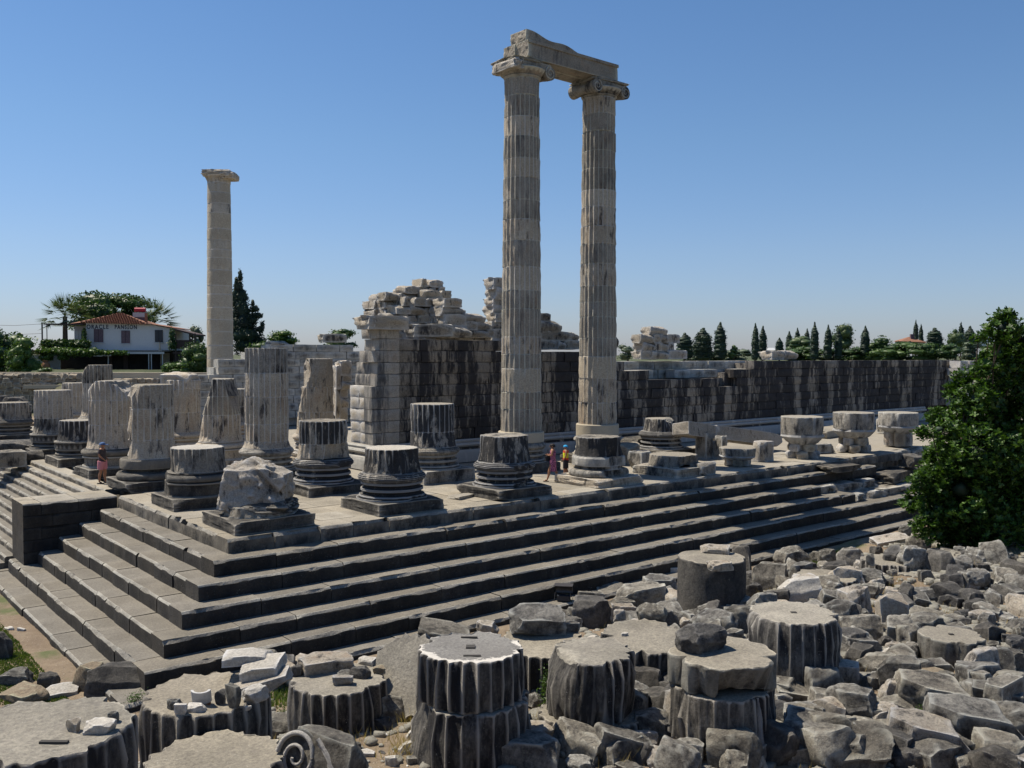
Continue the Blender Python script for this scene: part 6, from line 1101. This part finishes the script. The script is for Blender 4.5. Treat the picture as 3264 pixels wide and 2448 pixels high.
pl_ = thing('pergola', (0, 0, 0), 'thin flat pergola frame left of the guest house wall above the hedge', 'pergola'); pl_.location = hs.matrix_basis@Vector((hx(150), 0, 0)); pl_.rotation_euler = (0, 0, HA); X2 = lambda px: (px-150)*sH
mb = MB(); mb.box((X2(150+60), .4, hz(1037)), (X2(270), 1.6, .14)); obj('pergola_roof', mb.mesh('pergola_roof', M['wood'], smooth=False), pl_)
for px in (156, 214): mb = MB(); mb.tube([(X2(px), 0, hz(1125)), (X2(px), 0, hz(1037))], .05, 6); obj('post', mb.mesh('post', M['wood']), pl_)
# signs under the porch edge
sg = thing('sign_board', (0, 0, 0), 'small white hanging sign board with dark capital letters under the porch edge', 'sign'); sg.location = hs.matrix_basis@Vector((hx(345), -2.1, hz(1137))); sg.rotation_euler = (0, 0, HA)
mb = MB(); mb.box((.44, 0, .11), (.9, .04, .26)); obj('board', mb.mesh('board', M['signw'], smooth=False), sg); o = text('ORACLE', .2, (.06, -.03, .04), sg, 'navy', ext=.004); fit(o, .76)
s2 = thing('sign_board', (0, 0, 0), 'larger blank pale sign board left of the lettered one under the porch edge', 'sign'); s2.location = hs.matrix_basis@Vector((hx(316), -2.1, hz(1138))); s2.rotation_euler = (0, 0, HA); mb = MB(); mb.box((.5, 0, .18), (1., .04, .42)); obj('board', mb.mesh('board', M['signw'], smooth=False), s2)
ch = thing('stove_pipe', (0, 0, 0), 'narrow chimney pipe standing on the porch roof', 'chimney'); ch.location = hs.matrix_basis@Vector((hx(506), -.5, zb_-.08)); mb = MB(); mb.tube([(0, 0, 0), (0, 0, .5), (0, 0, 1.)], [.16, .08, .07], 10); obj('pipe', mb.mesh('pipe', M['conc']), ch); mb = MB(); mb.tube([(0, 0, 1.), (0, 0, 1.12)], [.14, .12], 10); obj('cap', mb.mesh('cap', M['wood']), ch)
jr = thing('clay_jar', tuple(atd(146, 1195, 100)), 'large terracotta jar standing below the vines left of the porch', 'jar'); V, F = lathe([(.15, 0), (.35, .3), (.48, .8), (.42, 1.2), (.22, 1.45), (.26, 1.55)], 20, (), 0, .0, 0); obj('jar_body', mesh('jar_body', V, F, M['clay']), jr); mb = MB(); mb.tube([(0, 0, 1.5), (0, 0, 1.58)], .3, 14); obj('rim', mb.mesh('rim', M['clay']), jr)
lw = thing('outbuilding', (0, 0, 0), 'low pale plastered wall with red tiles half hidden by greenery at the far left', 'building'); p = atd(105, 1195, 101); lw.location = tuple(p); lw.rotation_euler = (0, 0, FR)
mb = MB(); mb.box((0, 1.5, 1.0), (3.2, 3, 2.4)); obj('wall', mb.mesh('wall', M['plaster'], smooth=False), lw); mb = MB(); mb.box((.3, 1.4, 2.5), (2.6, 3.4, .5)); obj('roof', mb.mesh('roof', M['tile'], smooth=False), lw)
def hedge(label, L, n, leaf, mat, d, name='hedge', cat='hedge'):
    b = atd(L[0][0], L[0][1], d); s = d/FPX; o = thing(name, tuple(b), label, cat); lo = []
    for (px, py, rx_, ry_) in L: q = atd(px, py, d)-b; lo.append((q[0], q[1], q[2], rx_*s, rx_*s*.6+.3, ry_*s))
    V, F = crown(lo, n, leaf, .75, 7, .65, .4); obj('foliage', mesh('foliage', V, F, M[mat], smooth=False), o); return o
hedge('dark clipped hedge on the terrace left of the guest house wall', [(x, 1098, 18, 15) for x in range(145, 275, 18)], 2600, .28, 'broad', 102.3)
hedge('vine hanging over the porch front below the guest house lettering', [(x, 1118+(x*7) % 9, 22, 12) for x in range(135, 300, 20)]+[(x, 1124+(x*5) % 5, 18, 7) for x in range(300, 400, 18)]+[(150, 1140, 20, 10), (200, 1138, 18, 8)], 3600, .26, 'vine', 100.8, 'vine', 'vine')
hedge('ivy covering the corner between the guest house and the right pergola', [(548, 1070, 9, 22), (550, 1100, 12, 16), (268, 1070, 7, 26)], 700, .22, 'broad', 103.3, 'vine', 'vine')
for k, (px, yt) in enumerate([(135, 1028)]):
    o = thing('utility_pole', tuple(atd(px, 1100, 125)), 'thin utility pole carrying wires left of the palms', 'pole'); mb = MB(); mb.tube([(0, 0, -2), (0, 0, 3.1)], .10, 6); obj('pole', mb.mesh('pole', M['wood']), o)
    mb = MB(); p_ = np.array(o.location)
    for dz, y1 in ((2.9, 1030), (1.6, 1058)): q = atd(-40, y1+6, 125)-p_; mb.tube([(0, 0, dz), tuple(q*.5+np.array([0, 0, dz*.5-.15])), tuple(q)], .022, 4)
    q = atd(300, 1042, 106)-p_; mb.tube([(0, 0, 2.7), tuple(q)], .02, 4); obj('wire', mb.mesh('wire', M['wood']), o)
# distant buildings on the right skyline
fb = thing('distant_house', tuple(atd(2912, 1118, 205)), 'house with a faded red roof poking above the trees on the right skyline', 'house'); fb.rotation_euler = (0, 0, FR); fb.scale = (.62, .62, .72)
mb = MB(); mb.box((0, 3, 1.2), (8.5, 6, 3.6)); obj('wall', mb.mesh('wall', M['conc'], smooth=False), fb); mb = MB(); mb.add([(-4.8, -.5, 3.), (4.8, -.5, 2.6), (4.8, 6.5, 2.6), (-4.8, 6.5, 3.), (-.5, 3, 4.4)], [(0, 1, 4), (1, 2, 4), (2, 3, 4), (3, 0, 4), (0, 3, 2, 1)]); obj('roof', mb.mesh('roof', M['tile'], smooth=False), fb); mb = MB(); mb.box((.2, 2, 4.4), (1.2, 1, 1.6)); obj('chimney', mb.mesh('chimney', M['shut'], smooth=False), fb)
wb_ = thing('distant_building', tuple(atd(2468, 1140, 175)), 'low white building with a pale roof behind the wall right of the twin cypresses', 'building'); wb_.rotation_euler = (0, 0, FR)
mb = MB(); mb.box((0, 2, .6), (3.6, 4, 1.6)); obj('wall', mb.mesh('wall', M['signw'], smooth=False), wb_); mb = MB(); mb.add([(-1.9, -.2, 1.4), (1.9, -.2, 1.4), (1.9, 4.2, 1.4), (-1.9, 4.2, 1.4), (-1.6, 2, 1.9), (1.6, 2, 1.9)], [(0, 1, 5, 4), (2, 3, 4, 5), (1, 2, 5), (3, 0, 4), (0, 3, 2, 1)]); obj('roof', mb.mesh('roof', M['steel'], smooth=False), wb_)
w3 = thing('distant_building', tuple(atd(3140, 1095, 210)), 'white building glimpsed between branches at the right', 'building'); w3.rotation_euler = (0, 0, FR); mb = MB(); mb.box((0, 2, .4), (4, 4, 2.2)); obj('wall', mb.mesh('wall', M['signw'], smooth=False), w3)
# pale lit end of the far wall behind the near tree
ew = thing('end_wall', (*ony(3085, 1200, 10.5)[:2], 0), 'pale sunlit block wall glimpsed through the left of the near tree', 'wall'); pxb = []
for r_ in range(7):
    for q in range(4): pxb.append((3062+q*26-(r_ % 2)*9, 3088+q*26-(r_ % 2)*9, 1150+r_*24, 1174+r_*24))
pxblocks(ew, 10.5, pxb, 'wallpale', 1., 'w')
# ---------------------------------------------------------------- people
def skin_mesh(name, verts, edges, radii, mat, sub=1, root=0):
    me = bpy.data.meshes.new('tmp'); me.from_pydata(verts, edges, []); o = bpy.data.objects.new('tmp', me); COL.objects.link(o); md = o.modifiers.new('s', 'SKIN'); me.skin_vertices or None
    sv = me.skin_vertices[0].data if me.skin_vertices else None
    if sv:
        for i, r_ in enumerate(radii): sv[i].radius = (r_, r_) if not isinstance(r_, tuple) else r_
        sv[root].use_root = True
    md.use_smooth_shade = True; s_ = o.modifiers.new('u', 'SUBSURF'); s_.levels = sub; s_.render_levels = sub
    dg = bpy.context.evaluated_depsgraph_get(); bpy.context.view_layer.update(); out = bpy.data.meshes.new_from_object(o.evaluated_get(bpy.context.evaluated_depsgraph_get())); bpy.data.objects.remove(o); out.name = name; out.materials.clear(); out.materials.append(M[mat])
    out.polygons.foreach_set('use_smooth', [True]*len(out.polygons)); return out
M['skin'] = plain('tanned_skin', (.34, .17, .10), .6, .1); M['hair'] = plain('dark_hair', (.02, .014, .012), .7); M['grey_t'] = plain('dark_grey_tshirt', (.055, .045, .05), .9, .2); M['pink'] = plain('pink_shorts', (.50, .20, .24), .85, .1); M['blue'] = plain('blue_cap', (.06, .12, .26), .8, .1); M['cyan'] = plain('bright_blue_headcloth', (.03, .32, .62), .8, .1); M['yellow'] = plain('yellow_green_vest', (.62, .62, .03), .8, .1); M['redt'] = plain('red_cloth', (.62, .05, .03), .8, .1); M['black'] = plain('black_cloth', (.02, .02, .025), .85, .1); M['sandal'] = plain('brown_sandal', (.11, .06, .04), .7)
m, t, b = nodes('patterned_dress'); g = N(t, 'ShaderNodeTexCoord'); f = noise(t, g.outputs['Object'], 22, 3, .6); t.links.new(mix(t, ramp(t, f, .47, .53), (.10, .02, .06), (.45, .16, .26)), b.inputs[0]); M['dress'] = m
def person(px, py, hgt, face, label, pose, top, bottom, head, extra=None):
    p = onz(px, py, .01); o = thing('person', tuple(p), label, 'person'); o.rotation_euler = (0, 0, face); s = hgt
    st = pose.get('stride', .12); v = {'pel': (0, 0, .53), 'wa': (0, 0, .62), 'ch': (.0, .0, .74), 'ne': (0, .01, .83), 'nk': (0, .015, .865), 'hd': (0, .02, .905), 'ht': (0, .015, .965)}
    names = list(v); V = [tuple(c*s for c in v[k]) for k in names]; rad = [.085, .075, .085, .055, .030, .052, .048]; E = [(0, 1), (1, 2), (2, 3), (3, 4), (4, 5), (5, 6)]
    def add(pt, par, r_): V.append(tuple(c*s for c in pt)); rad.append(r_); E.append((par, len(V)-1)); return len(V)-1
    for sx, dy in ((-1, st), (1, -st)):
        h_ = add((sx*.052, 0, .49), 0, .062); k_ = add((sx*.055, dy*.55+.012, .275), h_, .040); c_ = add((sx*.055, dy*.75-.01, .19), k_, .037); a_ = add((sx*.055, dy, .045), c_, .021); add((sx*.06, dy+.05, .018), a_, .018); V[-1] = (V[-1][0], V[-1][1], max(V[-1][2], .018*s))
        add((sx*.062, dy+.085, .013), len(V)-1, .012)
    for sx, arm in ((-1, pose['L']), (1, pose['R'])):
        s_ = add((sx*.095, 0, .805), 3, .036); e_ = add((sx*arm[0][0], arm[0][1], arm[0][2]), s_, .027); w_ = add((sx*arm[1][0], arm[1][1], arm[1][2]), e_, .018); hp = np.array(V[w_])/s; ep = np.array(V[e_])/s; dr = (hp-ep)/np.linalg.norm(hp-ep); pm = add(tuple(hp+dr*.03), w_, .018)
        for q, off in enumerate((-.014, -.005, .005, .014)): f1 = add(tuple(hp+dr*(.055)+np.array([off*.4, off, 0])), pm, .0065); add(tuple(hp+dr*(.082-.004*abs(q-1))+np.array([off*.4, off*1.1, -.006])), f1, .0055)
        add(tuple(hp+dr*.038+np.array([-sx*.018, .012, 0])), pm, .006)
    me = skin_mesh('body', V, E, [r_*s for r_ in rad], 'skin', 1); obj('body', me, o)
    mb = MB(); 
    for sx in (-1, 1): mb.tube([(sx*.052*s, .01*s, .905*s), (sx*.058*s, .012*s, .915*s)], .014*s, 6)
    mb.tube([(0, .07*s, .915*s), (0, .083*s, .898*s)], .009*s, 5); obj('face_features', mb.mesh('face_features', M['skin']), o)
    mb = MB()
    for sx in (-1, 1): mb.tube([(sx*.018*s, .064*s, .922*s), (sx*.018*s, .071*s, .922*s)], .006*s, 5)
    mb.tube([(-.015*s, .067*s, .882*s), (.015*s, .067*s, .882*s)], .003*s, 5); obj('eyes_and_mouth', mb.mesh('eyes_and_mouth', M['hair']), o)
    def shell(nm, prof, mat, n=20, sq=.66): # rings (z, half width, half depth scale, y shift)
        Vv = [(math.cos(a)*w_*s, math.sin(a)*w_*sq*s+yy*s, z*s) for z, w_, yy in prof for a in np.linspace(0, 2*math.pi, n, endpoint=False)]; F = [(i*n+j, i*n+(j+1) % n, (i+1)*n+(j+1) % n, (i+1)*n+j) for i in range(len(prof)-1) for j in range(n)]; return obj(nm, mesh(nm, Vv, F+[tuple((len(prof)-1)*n+j for j in range(n))], M[mat], ang=60), o)
    if bottom[0] == 'dress':
        shell('dress', [(.27, .125, 0), (.30, .12, 0), (.42, .112, 0), (.52, .108, 0), (.60, .09, 0), (.66, .088, 0), (.74, .098, 0), (.80, .09, 0), (.835, .05, 0)], 'dress', 20, .8)
    else:
        for sx, dy in ((-1, st), (1, -st)):
            mb = MB(); mb.tube([(sx*.05*s, 0, .535*s), (sx*.056*s, dy*.3*s, .42*s), (sx*.058*s, (dy*.5)*s, bottom[1]*s)], [.088*s, .075*s, .066*s], 12); obj('shorts_leg', mb.mesh('shorts_leg', M[bottom[0]]), o)
        shell('shirt', [(.515, .098, 0), (.56, .1, 0), (.63, .098, 0), (.72, .104, 0), (.79, .1, 0), (.825, .07, 0), (.84, .04, 0)], top, 18, .8)
        if pose.get('sleeve'):
            for sx, arm in ((-1, pose['L']), (1, pose['R'])):
                mb = MB(); e_ = arm[0]; mb.tube([(sx*.075*s, 0, .81*s), (sx*(.095+(e_[0]-.095)*.75)*s, e_[1]*.75*s, (.805+(e_[2]-.805)*.75)*s)], [.05*s, .042*s], 10); obj('sleeve', mb.mesh('sleeve', M[top]), o)
    mb = MB()
    for sx, dy in ((-1, st), (1, -st)): mb.box((sx*.06*s, (dy+.03)*s, .008*s), (.055*s, .15*s, .018*s)); mb.box((sx*.06*s, (dy+.035)*s, .033*s), (.058*s, .03*s, .02*s))
    obj('shoes', mb.mesh('shoes', M['sandal' if bottom[0] == 'dress' else 'black'], smooth=False), o)
    n = 16; Vv = []; F = []; hr = head
    for i in range(7):
        ph = math.pi/2*(1-i/6.*(1.0 if hr[0] != 'hair' else 1.35))
        for j in range(n): a = j*2*math.pi/n; Vv.append((math.cos(a)*math.cos(ph)*.064*s, .010*s+math.sin(a)*math.cos(ph)*.074*s-(.01*s if i > 4 else 0), (.925+math.sin(ph)*.062)*s))
    F = [(i*n+j, i*n+(j+1) % n, (i+1)*n+(j+1) % n, (i+1)*n+j) for i in range(6) for j in range(n)]
    obj(hr[1], mesh(hr[1], Vv, F, M[hr[2]], ang=60), o)
    if hr[1] == 'cap': mb = MB(); mb.box((0, .105*s, .928*s), (.085*s, .08*s, .01*s)); obj('cap_peak', mb.mesh('cap_peak', M[hr[2]], smooth=False), o)
    return o
RT = math.atan2(rt[1], rt[0])
person(327, 1541, 1.78, RT-math.pi/2, 'man in dark grey t-shirt, pink shorts and blue cap walking right among the stumps', {'L': ((.115, -.03, .68), (.09, .06, .60)), 'R': ((.115, -.03, .68), (.10, .06, .60)), 'stride': .05, 'sleeve': True}, 'grey_t', ('pink', .34), ('cap', 'cap', 'blue'))
w_ = person(1762, 1534, 1.66, RT+math.pi/2-.15, 'woman in a sleeveless purple patterned dress walking left beside the first tall column', {'L': ((.12, .02, .69), (.03, .12, .68)), 'R': ((.12, .02, .69), (.02, .13, .70)), 'stride': .14}, 'dress', ('dress', .3), ('hair', 'hair', 'hair'))
person(1803, 1522, 1.48, RT+math.pi/2+.1, 'child in a bright blue headcloth, yellow and red top and dark shorts behind the woman', {'L': ((.115, .0, .69), (.10, .05, .60)), 'R': ((.115, .0, .69), (.10, .04, .6)), 'stride': .06}, 'yellow', ('black', .28), ('cloth', 'headcloth', 'cyan'))
k = [o for o in bpy.data.objects if o.get('label', '').startswith('child')][0]; s = 1.48
V = [(math.cos(a)*.104*s, math.sin(a)*.084*s, z*s) for z in (.50, .60) for a in np.linspace(0, 2*math.pi, 18, endpoint=False)]; obj('waist_band', mesh('waist_band', V, [(j, (j+1) % 18, 18+(j+1) % 18, 18+j) for j in range(18)], M['redt']), k)
V = [(math.cos(a)*(.094 if z > .8 else .108)*s, math.sin(a)*.084*s-.004, z*s) for z in (.755, .82) for a in np.linspace(0, 2*math.pi, 18, endpoint=False)]; obj('shoulder_band', mesh('shoulder_band', V, [(j, (j+1) % 18, 18+(j+1) % 18, 18+j) for j in range(18)], M['redt']), k)
bg_ = thing('handbag', (0, 0, 0), 'small dark bag hanging at the side of the woman in the dress', 'bag'); bg_.location = w_.matrix_basis@Vector((-.05, .24, .98)); mb = MB(); mb.box((0, 0, 0), (.22, .1, .2)); mb.box((0, 0, .1), (.24, .12, .03)); obj('bag_body', mb.mesh('bag_body', M['black'], smooth=False), bg_); mb = MB(); mb.tube([(-.1, 0, .1), (-.02, -.08, .42), (.1, 0, .1)], .012, 5); obj('strap', mb.mesh('strap', M['black']), bg_)
